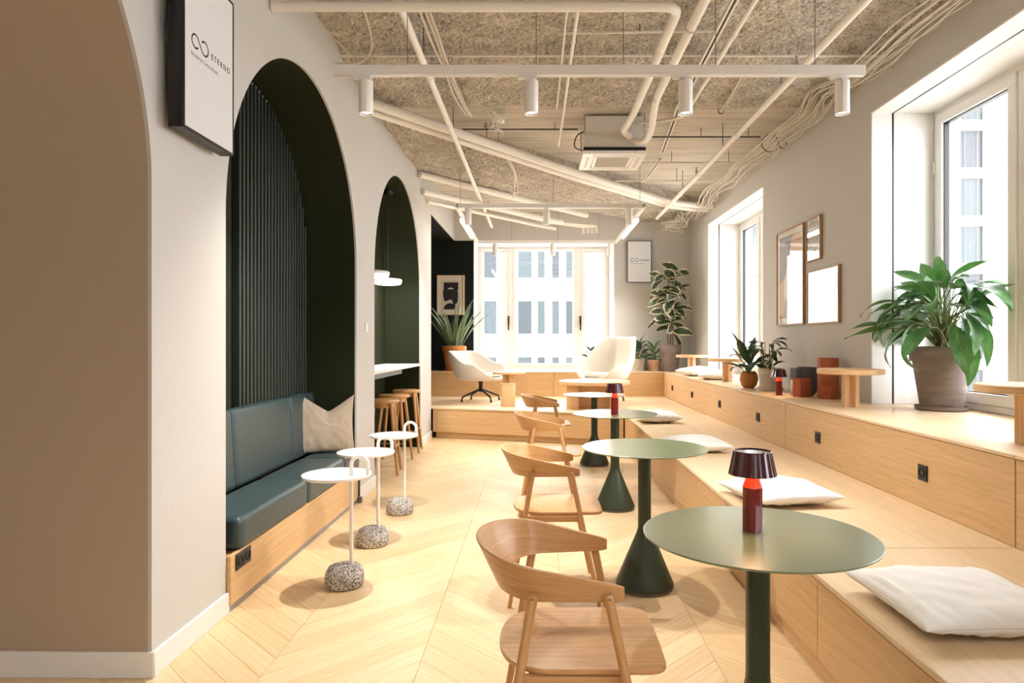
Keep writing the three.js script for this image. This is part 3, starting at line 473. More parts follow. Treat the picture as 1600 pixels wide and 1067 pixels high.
// ------------------------------------------------------------------ cushions
function pillow(w, h, t, seed, chop = 0, n = 36) {
  const half = (s) => grid(n, n, (U, W) => {
    const u = Math.sin((U - 0.5) * Math.PI), v = Math.sin((W - 0.5) * Math.PI), e = Math.max(0, (1 - u * u) * (1 - v * v));
    const x = w / 2 * u * (1 - 0.07 * (1 - v * v)), y = h / 2 * v * (1 - 0.07 * (1 - u * u));
    const wr = (pn(u * 5 + 20, v * 5 + 20, 99, 99, seed) - 0.5) * 0.016 * Math.sqrt(e) + (pn(u * 14 + 20, v * 3 + 20, 99, 99, seed + 3) - 0.5) * 0.022 * smooth(0.55, 0.95, Math.max(Math.abs(u), Math.abs(v))) * Math.min(1, e * 6);
    const dent = chop * Math.max(0, 1 - Math.abs(u - 0.12) / 0.95) * smooth(-0.5, 1, v);
    return new THREE.Vector3(x, y - dent, s * (t / 2 * Math.pow(e, 0.42) * (1 - 3.2 * dent * Math.pow(Math.max(0, 1 - Math.abs(u - 0.12)), 3)) + wr));
  }, (U, W) => [U * w, W * h], s < 0);
  return mergeGeometries([half(1), half(-1)]);
}
const whiteCushionSeam = std({ color: hex('#dcd8d2'), roughness: 0.9 });
function cushionAt(label, x, y, d, turn, w, t, seed, tilt = 0, group = 'white cushions') {
  const o = thing('cushion', label, 'cushion', [x, y, d], turn, group), g = pillow(w, w, t, seed); g.rotateX(-Math.PI / 2 + tilt); g.translate(0, t / 2 - 0.004, 0); mesh('cover', g, linen, o);
  const e = []; for (let i = 0; i <= 40; i++) { const q = i / 40 * 4, s = Math.floor(q) % 4, f = (q % 1) * 2 - 1, b = 1 - 0.07 * (1 - f * f), c = [[f, -b], [b, f], [-f, b], [-b, -f]][s]; e.push(new THREE.Vector3(c[0] * w / 2, 0, c[1] * w / 2)); }
  const m = mesh('seam', sweep(e, 0.0018, 5, false), whiteCushionSeam, o); m.position.y = t / 2 - 0.004; m.rotation.x = tilt; return o;
}
cushionAt('large white cushion on the bench nearest the camera, under the ledge', 1.365, YB, 2.18, 0.02, 0.50, 0.125, 11);
cushionAt('white cushion on the bench behind the nearest red lamp', 1.36, YB, 3.78, 0.18, 0.5, 0.12, 12);
cushionAt('white cushion on the bench behind the second green table', 1.31, YB, 5.52, 0.06, 0.48, 0.12, 13);
cushionAt('white cushion on the bench by the third green table, farthest of those on the bench', 1.335, YB, 7.46, 0.1, 0.46, 0.13, 14);
cushionAt('white cushion on the oak ledge, farther of the two up there', 2.32, YL, 9.6, 0.3, 0.5, 0.14, 15);
cushionAt('white cushion on the oak ledge behind the square table leg, nearer of the two', 2.32, YL, 8.68, -0.25, 0.46, 0.13, 16);
{ const o = thing('cushion', 'beige cushion leaning in the corner of the leather bench', 'cushion', [-1.65, 0.434, 5.24], 0.42); const g = pillow(0.45, 0.47, 0.13, 21, 0.13); g.rotateX(-0.2); g.translate(0, 0.226, -0.02); mesh('cover', g, linenBeige, o); o.rotation.z = -0.02; }

// ------------------------------------------------------------------ oak pedestal tables (ledge) and low tables (platform)
function oakTable(label, name, pos, r, h, th, bw, turn, group, curved) {
  const o = thing(name, label, 'table', pos, turn, group);
  mesh('table_top', lathe([[0, h], [r - 0.004, h], [r, h - 0.004], [r, h - th + 0.004], [r - 0.004, h - th], [0, h - th]], 64), oakTop, o);
  mesh('board_leg', cbox(-bw, bw, 0, h - th, -0.02, 0.02, 0.003, 'y'), oakTop, o);
  if (curved) { const s = new THREE.Shape(); s.absarc(-bw, 0, bw * 0.85, -Math.PI / 2, Math.PI / 2, true); s.closePath(); mesh('curved_leg', plate(s, 0, h - th, 0.003, 'y', 16), oakTop, o); const s2 = new THREE.Shape(); s2.absarc(bw, 0, bw * 0.6, Math.PI / 2, -Math.PI / 2, true); s2.closePath(); mesh('curved_leg', plate(s2, 0, h - th, 0.003, 'y', 16), oakTop, o); }
  else mesh('board_leg', cbox(-0.02, 0.02, 0, h - th, -bw, bw, 0.003, 'y'), oakTop, o);
  return o;
}
oakTable('round oak pedestal table on the ledge beside the terracotta and grey vases', 'pedestal_table', [2.36, YL, 5.05], 0.235, 0.285, 0.038, 0.07, 0.35, 'oak pedestal tables on the ledge');
oakTable('round oak pedestal table on the ledge left of the strappy pot plants', 'pedestal_table', [2.33, YL, 8.2], 0.235, 0.285, 0.038, 0.06, 0.2, 'oak pedestal tables on the ledge');
oakTable('round oak pedestal table on the ledge deepest in the room, behind white cushions', 'pedestal_table', [2.37, YL, 10.25], 0.235, 0.285, 0.038, 0.06, 0.3, 'oak pedestal tables on the ledge');
oakTable('round oak pedestal table under the large leafy plant, cut off at the right edge', 'pedestal_table', [2.36, YL, 3.2], 0.235, 0.285, 0.038, 0.07, 0.4, 'oak pedestal tables on the ledge');
oakTable('wide low round oak table in front of the high-backed white armchair', 'low_table', [0.77, YB, 8.93], 0.47, 0.37, 0.045, 0.2, -0.1, undefined, true);
oakTable('small round oak table beside the low-backed white armchair', 'low_table', [-0.39, YB, 9.56], 0.235, 0.46, 0.03, 0.09, 0.3);
{ const o = thing('oak_stool', 'rounded oak block stool standing at the front edge of the platform', 'stool', [-0.39, YB, 9.25]); const s = new THREE.Shape(); s.moveTo(-0.095, 0.08); s.lineTo(-0.095, -0.04); s.quadraticCurveTo(-0.095, -0.09, -0.04, -0.09); s.lineTo(0.05, -0.09); s.quadraticCurveTo(0.1, -0.09, 0.1, -0.03); s.lineTo(0.1, 0.08); s.closePath(); mesh('body', plate(s, 0, 0.292, 0.004, 'y', 10), oakTop, o); mesh('seat', plate(s, 0.294, 0.312, 0.004, 'x', 10), oakTop, o); }

// ------------------------------------------------------------------ white swivel armchairs
function loungeChair(label, pos, turn, back, group) {
  const o = thing('lounge_chair', label, 'armchair', pos, turn, group), nu = 72, nv = 26;
  const rim = (a) => { const c = Math.cos(a), s = Math.abs(Math.sin(a)), side = smooth(0.95, 0.25, c), bk = smooth(0.1, -0.75, c); return { h: lerp(lerp(0.362, 0.55, side), back, bk), r: lerp(0.31, 0.385, side) + 0.03 * bk * (back - 0.6) }; };
  const inner = (u, v) => {
    const a = u * 2 * Math.PI, q = rim(a), r0 = 0.25, lo = 0.345;
    const t = clamp((v - 0.45) / 0.55), r = v < 0.45 ? r0 * v / 0.45 : lerp(r0, q.r, Math.pow(t, 0.62)), y = v < 0.45 ? lo : lerp(lo, q.h, Math.pow(t, 1.55));
    const bk = smooth(0.2, -0.8, Math.cos(a)), sq = 1 / Math.pow(Math.pow(Math.abs(Math.cos(a)), 2.6) + Math.pow(Math.abs(Math.sin(a)), 2.6), 1 / 2.6), narrow = 1 - 0.22 * bk * smooth(0.55, 1.0, y) ;
    return new THREE.Vector3(Math.cos(a) * r * sq - 0.10 * bk * Math.pow(t, 1.4) * (back > 0.8 ? 1.2 : 0.6), y, Math.sin(a) * r * sq * narrow);
  };
  const gi = grid(nu, nv, inner, (u, v) => [u * 2, v * 0.8]), pin = gi.attributes.position, nin = gi.attributes.normal;
  for (let j = 0; j <= nv; j++) { const a = j * (nu + 1), b = a + nu; const n = new THREE.Vector3().fromBufferAttribute(nin, a).add(new THREE.Vector3().fromBufferAttribute(nin, b)).normalize(); nin.setXYZ(a, n.x, n.y, n.z); nin.setXYZ(b, n.x, n.y, n.z); }
  const at = (j, i) => { const k = j * (nu + 1) + i; return [new THREE.Vector3().fromBufferAttribute(pin, k), j === 0 ? new THREE.Vector3(0, 1, 0) : new THREE.Vector3().fromBufferAttribute(nin, k)]; };
  const sgn = at(nv >> 2, 0)[1].y > 0 ? 1 : -1, th = 0.034;
  const full = grid(nu, 2 * nv + 5, (u, v) => {
    const J = Math.round(v * (2 * nv + 5)), i = Math.round(u * nu);
    if (J <= nv) return at(J, i)[0];
    if (J >= nv + 5) { const [p, n] = at(2 * nv + 5 - J, i); return p.clone().addScaledVector(n, -sgn * th); }
    const [p, n] = at(nv, i), a = (J - nv) / 5 * Math.PI, up = p.clone().sub(at(nv - 1, i)[0]).normalize(); return p.clone().addScaledVector(n, -sgn * th / 2 * (1 - Math.cos(a))).addScaledVector(up, Math.sin(a) * th / 2);
  }, (u, v) => [u * 2, v * 1.6], sgn < 0);
  mesh('shell', toCreasedNormals(full, 1.6), wool, o);
  const c = []; for (let i = 0; i < 40; i++) { const a = i / 40 * 2 * Math.PI, s = 1 / Math.pow(Math.pow(Math.abs(Math.cos(a)), 2.8) + Math.pow(Math.abs(Math.sin(a)), 2.8), 1 / 2.8); c.push([Math.cos(a) * 0.245 * s + 0.02, Math.sin(a) * 0.245 * s]); }
  mesh('seat_cushion', plate(c, 0.368, 0.425, 0.018, 'x'), wool, o); mesh('cushion_piping', plate(c.map(([x, z]) => [x * 1.015, z * 1.015]), 0.358, 0.368, 0.003, 'x'), blackMatt, o);
  mesh('swivel_column', lathe([[0, 0.14], [0.026, 0.14], [0.03, 0.19], [0.028, 0.26], [0.045, 0.30], [0.06, 0.316], [0, 0.318]], 24), black, o);
  for (let k = 0; k < 4; k++) { const a = k * Math.PI / 2 + 0.5, D = new THREE.Vector3(Math.cos(a), 0, Math.sin(a)); const l = mesh('leg', sweep(bent([D.clone().multiplyScalar(0.02).setY(0.175), D.clone().multiplyScalar(0.30).setY(0.075), D.clone().multiplyScalar(0.315).setY(0.03)], 0.03), (t) => lerp(0.016, 0.011, t), 10), black, o); mesh('foot', cyl(0.016, 0.014, 0, 0.034, 12).translate(D.x * 0.315, 0, D.z * 0.315), black, l); }
  return o;
}
loungeChair('white upholstered swivel armchair with low back on the platform', [-0.83, YB, 10.05], -0.5, 0.735, 'white swivel armchairs');
loungeChair('white upholstered swivel armchair with high back before the window', [1.0, YB, 9.95], -2.35, 0.95, 'white swivel armchairs');

// ------------------------------------------------------------------ vases on the ledge
{
  const facet = (r, n, k) => { const p = []; for (let i = 0; i < n; i++) { const a = i / n * 2 * Math.PI + k; p.push([Math.cos(a) * r, Math.sin(a) * r]); } return p; };
  const vessel = (outline, h, mat, o) => { const s = new THREE.Shape(outline.map(([x, y]) => new THREE.Vector2(x, y))), hole = new THREE.Path(outline.map(([x, y]) => new THREE.Vector2(x * 0.88, y * 0.88))); s.holes.push(hole); mesh('wall', plate(s, 0.004, h, 0.002, 'x', 12), mat, o); mesh('bottom', plate(outline.map(([x, y]) => [x * 0.99, y * 0.99]), 0, 0.012, 0.002, 'x'), mat, o); };
  let o = thing('vase', 'short square burnt-orange vase at the front of the vase group', 'vase', [2.35, YL, 5.95], 0.35); vessel([[-0.058, -0.05], [0.058, -0.05], [0.062, 0.05], [-0.055, 0.05]], 0.165, brick, o);
  o = thing('vase', 'tall faceted burnt-orange vase behind the round oak table', 'vase', [2.50, YL, 5.76], 0.1); vessel(facet(0.088, 6, 0.3), 0.35, brick, o);
  o = thing('vase', 'dark blue-grey double vase between the two burnt-orange vases', 'vase', [2.44, YL, 6.12], 0.15);
  const half = (sx) => { const p = []; for (let i = 0; i <= 14; i++) { const a = -Math.PI / 2 + i / 14 * Math.PI; p.push([sx * Math.max(0.004, Math.cos(a) * 0.0), 0]); } return p; };
  const prof = [[0, 0], [0.05, 0], [0.078, 0.03], [0.092, 0.085], [0.094, 0.14], [0.094, 0.255], [0.088, 0.257], [0.086, 0.25], [0.086, 0.14], [0.07, 0.04], [0, 0.02]];
  mesh('round_body', lathe(prof, 36), slate, o).position.set(0.03, 0, 0.0); mesh('flat_body', cbox(-0.105, -0.045, 0.0, 0.25, -0.05, 0.06, 0.004), slate, o);
}

// ------------------------------------------------------------------ plants
function leafGeo(len, wid, droop, fold, shape = 0.9, nx = 4, nz = 9, twist = 0) {
  const pts = [[0, 0, 0]]; let a = 0; for (let i = 1; i <= nz; i++) { a = -droop * Math.pow((i - 0.5) / nz, 1.2); const p = pts[i - 1]; pts.push([p[0] + Math.cos(a) * len / nz, p[1] + Math.sin(a) * len / nz, a]); }
  return grid(nx, nz, (u, v) => { const p = pts[Math.round(v * nz)], w = wid / 2 * Math.pow(Math.sin(Math.PI * Math.pow(clamp(v, 0.012, 0.995), shape)), 0.8), s = (u - 0.5) * 2, y = Math.abs(s) * w * fold + 0.04 * wid * Math.sin(v * 9 + s * 2), tw = twist * v; return new THREE.Vector3(p[0] - Math.sin(p[2]) * y, p[1] + Math.cos(p[2]) * y + s * w * Math.sin(tw), s * w * Math.cos(tw)); }, (u, v) => [u, v]);
}
function pot(o, r0, r1, h, rim, mat, saucer = true, rimH = 0.22) {
  const b = saucer ? 0.012 : 0;
  mesh('pot', lathe([[0, b], [r0 - 0.004, b], [r0, b + 0.004], [lerp(r0, r1, 1 - rimH), h * (1 - rimH)], [r1 * rim - 0.003, h * (1 - rimH) + 0.003], [r1 * rim + 0.002, h - 0.006], [r1 * rim - 0.002, h], [r1 * rim - 0.018, h], [r1 * rim - 0.022, h - 0.05], [0, h - 0.05]], 48, 0.5), mat, o);
  if (saucer) mesh('saucer', lathe([[0, 0], [r0 * 1.12, 0], [r0 * 1.25, 0.006], [r0 * 1.27, 0.03], [r0 * 1.22, 0.03], [r0 * 1.16, 0.011], [0, 0.011]], 48, 0.5), mat, o);
  mesh('soil', lathe([[0, h - 0.035], [r1 * rim - 0.022, h - 0.04], [r1 * rim - 0.022, h - 0.06], [0, h - 0.06]], 24), soil, o);
}
const UP = new THREE.Vector3(0, 1, 0);
function leafAt(o, g, mat, p, azim, pitch, roll, k) { const m = mesh('leaf', g, mat, o); m.position.copy(p); m.rotation.order = 'YZX'; m.rotation.set(roll, azim, pitch); m.scale.setScalar(k); return m; }
{ // big plant on the window sill
  const o = thing('potted_plant', 'large leafy green plant in a big grey-brown clay pot before the window', 'plant', [2.905, YL, 4.82]); pot(o, 0.135, 0.2, 0.455, 1.03, greyClay, true, 0.24);
  const R = rng(31), kinds = [leafGeo(0.29, 0.085, 1.0, 0.3, 0.8), leafGeo(0.25, 0.075, 0.6, 0.35, 0.8), leafGeo(0.33, 0.095, 1.5, 0.25, 0.8), leafGeo(0.27, 0.085, 0.3, 0.4, 0.8, 4, 9, 0.5)], stems = [];
  mesh('trunk', sweep(curve([new THREE.Vector3(0.02, 0.4, 0), new THREE.Vector3(0.03, 0.5, 0.02), new THREE.Vector3(0.02, 0.6, 0.01), new THREE.Vector3(0.035, 0.68, 0)], 16), (t) => 0.022 + 0.003 * Math.sin(t * 40), 12), barkMat, o);
  mesh('trunk', sweep(curve([new THREE.Vector3(-0.03, 0.4, 0.03), new THREE.Vector3(-0.02, 0.48, 0.03), new THREE.Vector3(-0.025, 0.56, 0.04)], 12), (t) => 0.016 + 0.002 * Math.sin(t * 30), 10), barkMat, o);
  for (let i = 0; i < 78; i++) {
    let az = i * 2.39996 + R() * 0.7; if (Math.cos(az) > 0.35) az = Math.sin(az) < 0 ? -1.25 - R() * 0.5 : 1.3 + R() * 0.6; const e = i / 78, up = lerp(0.0, 1.35, e) + (R() - 0.5) * 0.3, L = lerp(0.25, 0.40, R()) * (1 - 0.1 * e);
    const base = new THREE.Vector3(0.02 + (R() - 0.5) * 0.09, lerp(0.44, 0.60, R() * e), (R() - 0.5) * 0.09), out = new THREE.Vector3(Math.cos(az), 0, -Math.sin(az));
    const mid = base.clone().addScaledVector(out, L * 0.45 * Math.cos(up)).add(new THREE.Vector3(0, L * (0.42 + 0.35 * Math.sin(up)), 0)), tip = base.clone().addScaledVector(out, L * (0.72 * Math.cos(up) + 0.12)).add(new THREE.Vector3(0, L * (0.40 + 0.78 * Math.sin(up)), 0));
    stems.push(sweep(curve([base, mid, tip], 8), 0.004, 6));
    leafAt(o, kinds[Math.floor(R() * 4)], leafBright, tip, az + (R() - 0.5) * 0.8, lerp(-0.5, 0.55, e) + (R() - 0.5) * 1.0, (R() - 0.5) * 1.5, 0.85 + R() * 0.5);
  }
  mesh('stem', merge(stems), stemMat, o);
}
{ // variegated rubber plant
  const o = thing('potted_plant', 'tall rubber plant with cream-edged leaves in a dark grey pot, in the far corner', 'plant', [2.2, YL, 11.02]); pot(o, 0.125, 0.165, 0.44, 1.03, greyClay, false, 0.3);
  const R = rng(52), kinds = [leafGeo(0.25, 0.12, 0.7, 0.22, 0.95), leafGeo(0.22, 0.115, 0.45, 0.28, 0.95), leafGeo(0.27, 0.12, 1.0, 0.18, 0.95)];
  const stalks = [[[-0.04, 0.4, 0], [-0.05, 0.8, 0.02], [-0.02, 1.2, 0.0], [-0.06, 1.62, 0.02]], [[0.03, 0.4, 0.03], [0.04, 0.85, 0.02], [0.07, 1.25, 0], [0.1, 1.7, 0.02]], [[0.0, 0.4, -0.04], [0.02, 0.75, -0.02], [0.03, 1.1, 0.04], [0.0, 1.35, 0.05]]].map((s) => curve(s.map((p) => new THREE.Vector3(...p)), 30));
  stalks.forEach((s) => mesh('stem', sweep(s, (t) => lerp(0.011, 0.005, t), 8), barkMat, o));
  for (let i = 0; i < 58; i++) { const s = stalks[i % 3], t = lerp(0.24, 1, Math.pow(((i / 3) | 0) / 19, 0.8)), p = s[Math.min(30, Math.round(t * 30))].clone(), az = i * 2.39996 + R() * 0.7; p.addScaledVector(new THREE.Vector3(Math.cos(az), 0.15, -Math.sin(az)), 0.03); let A = az; if (p.x + Math.cos(A) * 0.32 > 0.34) A = Math.PI - A; if (Math.sin(A) > 0.5) A = -A; leafAt(o, kinds[i % 3], leafFicus, p, A, (R() - 0.5) * 1.3 + 0.35 * (t - 0.5), (R() - 0.5) * 2.2, 1.1 + R() * 0.5); }
}
{ // snake-leaved plant by the dark wall
  const o = thing('potted_plant', 'spiky grass-leaved plant in a round terracotta pot under the framed black print', 'plant', [-1.36, YL, 11.12]); pot(o, 0.135, 0.19, 0.42, 1.02, terracotta, true, 0.2);
  const R = rng(77), kinds = [leafGeo(0.78, 0.042, 0.3, 0.5, 0.7, 2, 14, 0.6), leafGeo(0.66, 0.045, 0.55, 0.5, 0.7, 2, 14, -0.8), leafGeo(0.9, 0.036, 0.5, 0.5, 0.7, 2, 14, 1.2)];
  for (let i = 0; i < 60; i++) { const az = i * 2.39996, r = 0.13 * Math.sqrt(R()); if (Math.sin(az) > 0.75) continue; leafAt(o, kinds[i % 3], leafBlade, new THREE.Vector3(Math.cos(az) * r, 0.38, -Math.sin(az) * r), az, 1.52 - r * 1.2 - R() * 0.3, (R() - 0.5) * 0.8, 0.65 + R() * 0.4); }
}
{ const o = thing('planter', 'plain white planter half hidden behind the terracotta pot', 'planter', [-1.25, YL, 11.365]); mesh('pot', lathe([[0, 0], [0.055, 0], [0.066, 0.38], [0.068, 0.4], [0.06, 0.4], [0.057, 0.35], [0, 0.35]], 32), whiteMetal, o); mesh('soil', cyl(0.056, 0.056, 0.34, 0.37, 20), soil, o); }
function smallPlant(label, pos, r0, r1, h, mat, leafMatl, kinds, n, seed, spread, group) {
  const o = thing('potted_plant', label, 'plant', pos, 0, group); pot(o, r0, r1, h, 1.03, mat, true, 0.28); const R = rng(seed), st = [];
  for (let i = 0; i < n; i++) { const az = i * 2.39996 + R() * 0.5, e = i / n, b = new THREE.Vector3((R() - 0.5) * r1 * 0.6, h - 0.04, (R() - 0.5) * r1 * 0.6), t = b.clone().add(new THREE.Vector3(Math.cos(az) * spread * 0.25 * (1 - e), 0.03 + e * spread * 0.75, -Math.sin(az) * spread * 0.25 * (1 - e))); st.push(sweep([b, t], 0.004, 6)); leafAt(o, kinds[i % kinds.length], leafMatl, t, az, lerp(0.15, 1.15, e) + (R() - 0.5) * 0.4, (R() - 0.5) * 0.7, 0.8 + R() * 0.4); }
  mesh('stem', merge(st), stemMat, o); return o;
}
smallPlant('dark mottled plant in a cream pot on the window step beside the high-backed armchair', [1.70, YL, 11.22], 0.085, 0.115, 0.2, creamClay, leafMottle, [leafGeo(0.22, 0.07, 0.8, 0.3), leafGeo(0.26, 0.075, 0.5, 0.3)], 22, 61, 0.3);
smallPlant('small green plant with upright leaves in a pink clay pot on the window step', [1.955, YL, 11.15], 0.08, 0.11, 0.19, terraPink, leafBright, [leafGeo(0.24, 0.06, 0.5, 0.4), leafGeo(0.2, 0.055, 0.9, 0.4)], 20, 62, 0.28);
smallPlant('small silvery-leaved plant behind the high-backed armchair, against the window', [0.93, YL, 11.3], 0.075, 0.1, 0.17, whiteMetal, leafMottle, [leafGeo(0.16, 0.08, 0.7, 0.3)], 14, 63, 0.25);
{ // strappy plant in the round orange pot and its neighbour in the cream pot
  const o = thing('potted_plant', 'dark strappy plant in a round orange pot on the ledge', 'plant', [2.24, YL, 7.08]);
  mesh('pot', lathe([[0, 0], [0.05, 0], [0.078, 0.03], [0.095, 0.085], [0.09, 0.135], [0.068, 0.175], [0.06, 0.178], [0.062, 0.16], [0, 0.15]], 40, 0.9), terracotta, o); mesh('soil', cyl(0.06, 0.06, 0.145, 0.158, 20), soil, o);
  const R = rng(91), kinds = [leafGeo(0.36, 0.09, 0.95, 0.35, 1.05), leafGeo(0.31, 0.10, 1.7, 0.3, 1.05), leafGeo(0.38, 0.085, 0.4, 0.4, 1.05)];
  [[3.0, 0.75, 0], [2.4, 1.15, 2], [1.0, 1.3, 2], [0.1, 0.95, 0], [-0.9, 0.9, 0], [3.7, 0.3, 0], [4.4, 0.5, 1], [5.0, 0.35, 1], [5.5, 0.55, 1], [4.0, 0.9, 2], [-0.4, 0.55, 1], [1.9, 0.6, 0], [4.8, 0.75, 0], [3.3, 1.2, 2]].forEach(([az, pt, k], i) => leafAt(o, kinds[k], leafDark, new THREE.Vector3(Math.cos(az) * 0.03, 0.16 + 0.01 * i, -Math.sin(az) * 0.03), az, pt, (R() - 0.5) * 0.8, 0.85 + R() * 0.25));
  const c = thing('potted_plant', 'sparse dark plant in a straight cream pot with saucer on the ledge', 'plant', [2.34, YL, 6.72]); pot(c, 0.1, 0.118, 0.225, 1.0, creamClay, true, 0.1);
  const kk = [leafGeo(0.13, 0.05, 0.8, 0.3), leafGeo(0.16, 0.05, 1.4, 0.3)], st = []; for (let i = 0; i < 20; i++) { const az = i * 2.39996, hgt = 0.2 + R() * 0.3, t = new THREE.Vector3(Math.cos(az) * 0.06 - 0.03, hgt, -Math.sin(az) * 0.06); st.push(sweep(curve([new THREE.Vector3(-0.03 + Math.cos(az) * 0.02, 0.18, -Math.sin(az) * 0.02), t.clone().setY(hgt * 0.8 + 0.03), t], 6), 0.0035, 6)); leafAt(c, kk[i % 2], leafDark, t, az, 0.2 + (R() - 0.5), (R() - 0.5) * 0.8, 0.8 + R() * 0.5); } mesh('stem', merge(st), stemMat, c);
}

// ------------------------------------------------------------------ pictures and screens
function print(w, h, draw) { const c = document.createElement('canvas'); c.width = w; c.height = h; draw(c.getContext('2d'), w, h); const t = new THREE.CanvasTexture(c); t.colorSpace = THREE.SRGBColorSpace; return t; }
function fitUV(g, axisU, axisV, flip) { g.computeBoundingBox(); const b = g.boundingBox, p = g.attributes.position, uv = []; for (let i = 0; i < p.count; i++) { let u = (p['get' + axisU.toUpperCase()](i) - b.min[axisU]) / (b.max[axisU] - b.min[axisU]); if (flip) u = 1 - u; uv.push(u, (p.getY(i) - b.min[axisV]) / (b.max[axisV] - b.min[axisV])); } g.setAttribute('uv', new THREE.Float32BufferAttribute(uv, 2)); return g; }
function framed(label, w, h, tx, mat, pos, turn, glazed, bw = 0.016, group) {           // built facing +z, then turned
  const o = thing('framed_print', label, 'picture', pos, turn, group), F = (a, b, c, d) => cbox(a, b, c, d, -0.028, 0, 0.002, b - a > d - c ? 'x' : 'y');
  mesh('frame', merge([F(-w / 2, w / 2, -h / 2, -h / 2 + bw), F(-w / 2, w / 2, h / 2 - bw, h / 2), F(-w / 2, -w / 2 + bw, -h / 2 + bw, h / 2 - bw), F(w / 2 - bw, w / 2, -h / 2 + bw, h / 2 - bw)]), mat, o);
  mesh('print', fitUV(cbox(-w / 2 + bw, w / 2 - bw, -h / 2 + bw, h / 2 - bw, -0.015, -0.012, 0), 'x', 'y'), std({ map: tx, roughness: 0.7 }), o);
  if (glazed) mesh('pane', cbox(-w / 2 + bw, w / 2 - bw, -h / 2 + bw, h / 2 - bw, -0.022, -0.0195, 0), glass, o); return o;
}
const TR = -Math.PI / 2;
framed('tall oak-framed abstract print in grey and ochre, largest of the three on the wall', 0.728, 1.0, print(512, 704, (c, w, h) => { c.fillStyle = '#ece6da'; c.fillRect(0, 0, w, h); c.fillStyle = '#c79a5a'; c.fillRect(w * .07, h * .06, w * .86, h * .88); c.fillStyle = '#6c7078'; c.beginPath(); c.moveTo(w * .07, h * .06); c.lineTo(w * .62, h * .06); c.lineTo(w * .5, h * .2); c.lineTo(w * .3, h * .5); c.lineTo(w * .07, h * .56); c.fill(); c.fillStyle = '#d9d2c4'; c.beginPath(); c.ellipse(w * .55, h * .62, w * .3, h * .22, 0.2, 0, 7); c.fill(); c.fillStyle = '#8a8f98'; c.beginPath(); c.moveTo(w * .2, h * .94); c.lineTo(w * .36, h * .7); c.lineTo(w * .52, h * .94); c.fill(); }), oakFrame, [XR - 0.001, 1.968, 6.923], TR, true, 0.016, 'oak-framed prints on the window wall');
framed('small oak-framed black and white swirl print, upper right of the three', 0.325, 0.41, print(384, 480, (c, w, h) => { c.fillStyle = '#f0ece4'; c.fillRect(0, 0, w, h); c.strokeStyle = '#2b2926'; c.lineWidth = 3; for (let i = 0; i < 34; i++) { c.beginPath(); for (let a = 0; a <= 90; a++) { const t = a / 90 * 2 * Math.PI, r = 10 + i * 6.2 + 5 * Math.sin(t * 3 + i * 0.4) + 4 * Math.sin(t * 7 - i); const x = w * .45 + r * Math.cos(t) * 0.9, y = h * .4 + r * Math.sin(t) * 1.05; a ? c.lineTo(x, y) : c.moveTo(x, y); } c.stroke(); } c.fillStyle = '#f0ece4'; c.fillRect(0, h * .72, w * .4, h * .28); c.fillRect(w * .66, h * .76, w * .4, h * .3); }), oakFrame, [XR - 0.001, 2.265, 6.33], TR, true, 0.014, 'oak-framed prints on the window wall');
framed('wide oak-framed pale print, lower right of the three', 0.68, 0.508, print(640, 480, (c, w, h) => { c.fillStyle = '#f3f0ea'; c.fillRect(0, 0, w, h); c.fillStyle = '#dcd6cc'; c.fillRect(w * .08, h * .1, w * .84, h * .3); c.fillStyle = '#9a9a9c'; for (const [x, q] of [[.12, .1], [.32, .06], [.84, .09]]) { c.beginPath(); c.moveTo(w * x, h * .96); c.lineTo(w * (x + q * .4), h * .62); c.lineTo(w * (x + q), h * .96); c.fill(); } c.fillStyle = '#cfc8bd'; c.fillRect(w * .42, h * .5, w * .25, h * .42); }), oakFrame, [XR - 0.001, 1.716, 6.132], TR, true, 0.015, 'oak-framed prints on the window wall');
framed('pale-framed print of a black rounded shape on the dark wall', 0.47, 0.675, print(400, 576, (c, w, h) => { c.fillStyle = '#d8ccb9'; c.fillRect(0, 0, w, h); c.fillStyle = '#cbbda8'; c.fillRect(w * .12, h * .1, w * .76, h * .8); c.fillStyle = '#1b1c1c'; c.fillRect(w * .21, h * .15, w * .6, h * .21); c.beginPath(); c.moveTo(w * .2, h * .34); c.lineTo(w * .77, h * .34); c.quadraticCurveTo(w * .84, h * .55, w * .77, h * .72); c.lineTo(w * .6, h * .78); c.quadraticCurveTo(w * .6, h * .66, w * .5, h * .62); c.lineTo(w * .25, h * .68); c.quadraticCurveTo(w * .14, h * .5, w * .2, h * .34); c.fill(); c.beginPath(); c.moveTo(w * .2, h * .9); c.quadraticCurveTo(w * .22, h * .74, w * .48, h * .72); c.lineTo(w * .7, h * .76); c.lineTo(w * .66, h * .9); c.fill(); c.fillStyle = '#d8ccb9'; c.beginPath(); c.moveTo(w * .36, h * .335); c.quadraticCurveTo(w * .5, h * .25, w * .63, h * .335); c.fill(); }), std({ color: hex('#d9c6a4'), roughness: 0.6 }), [-1.457, 2.09, DE - 0.001], 0, false, 0.03);
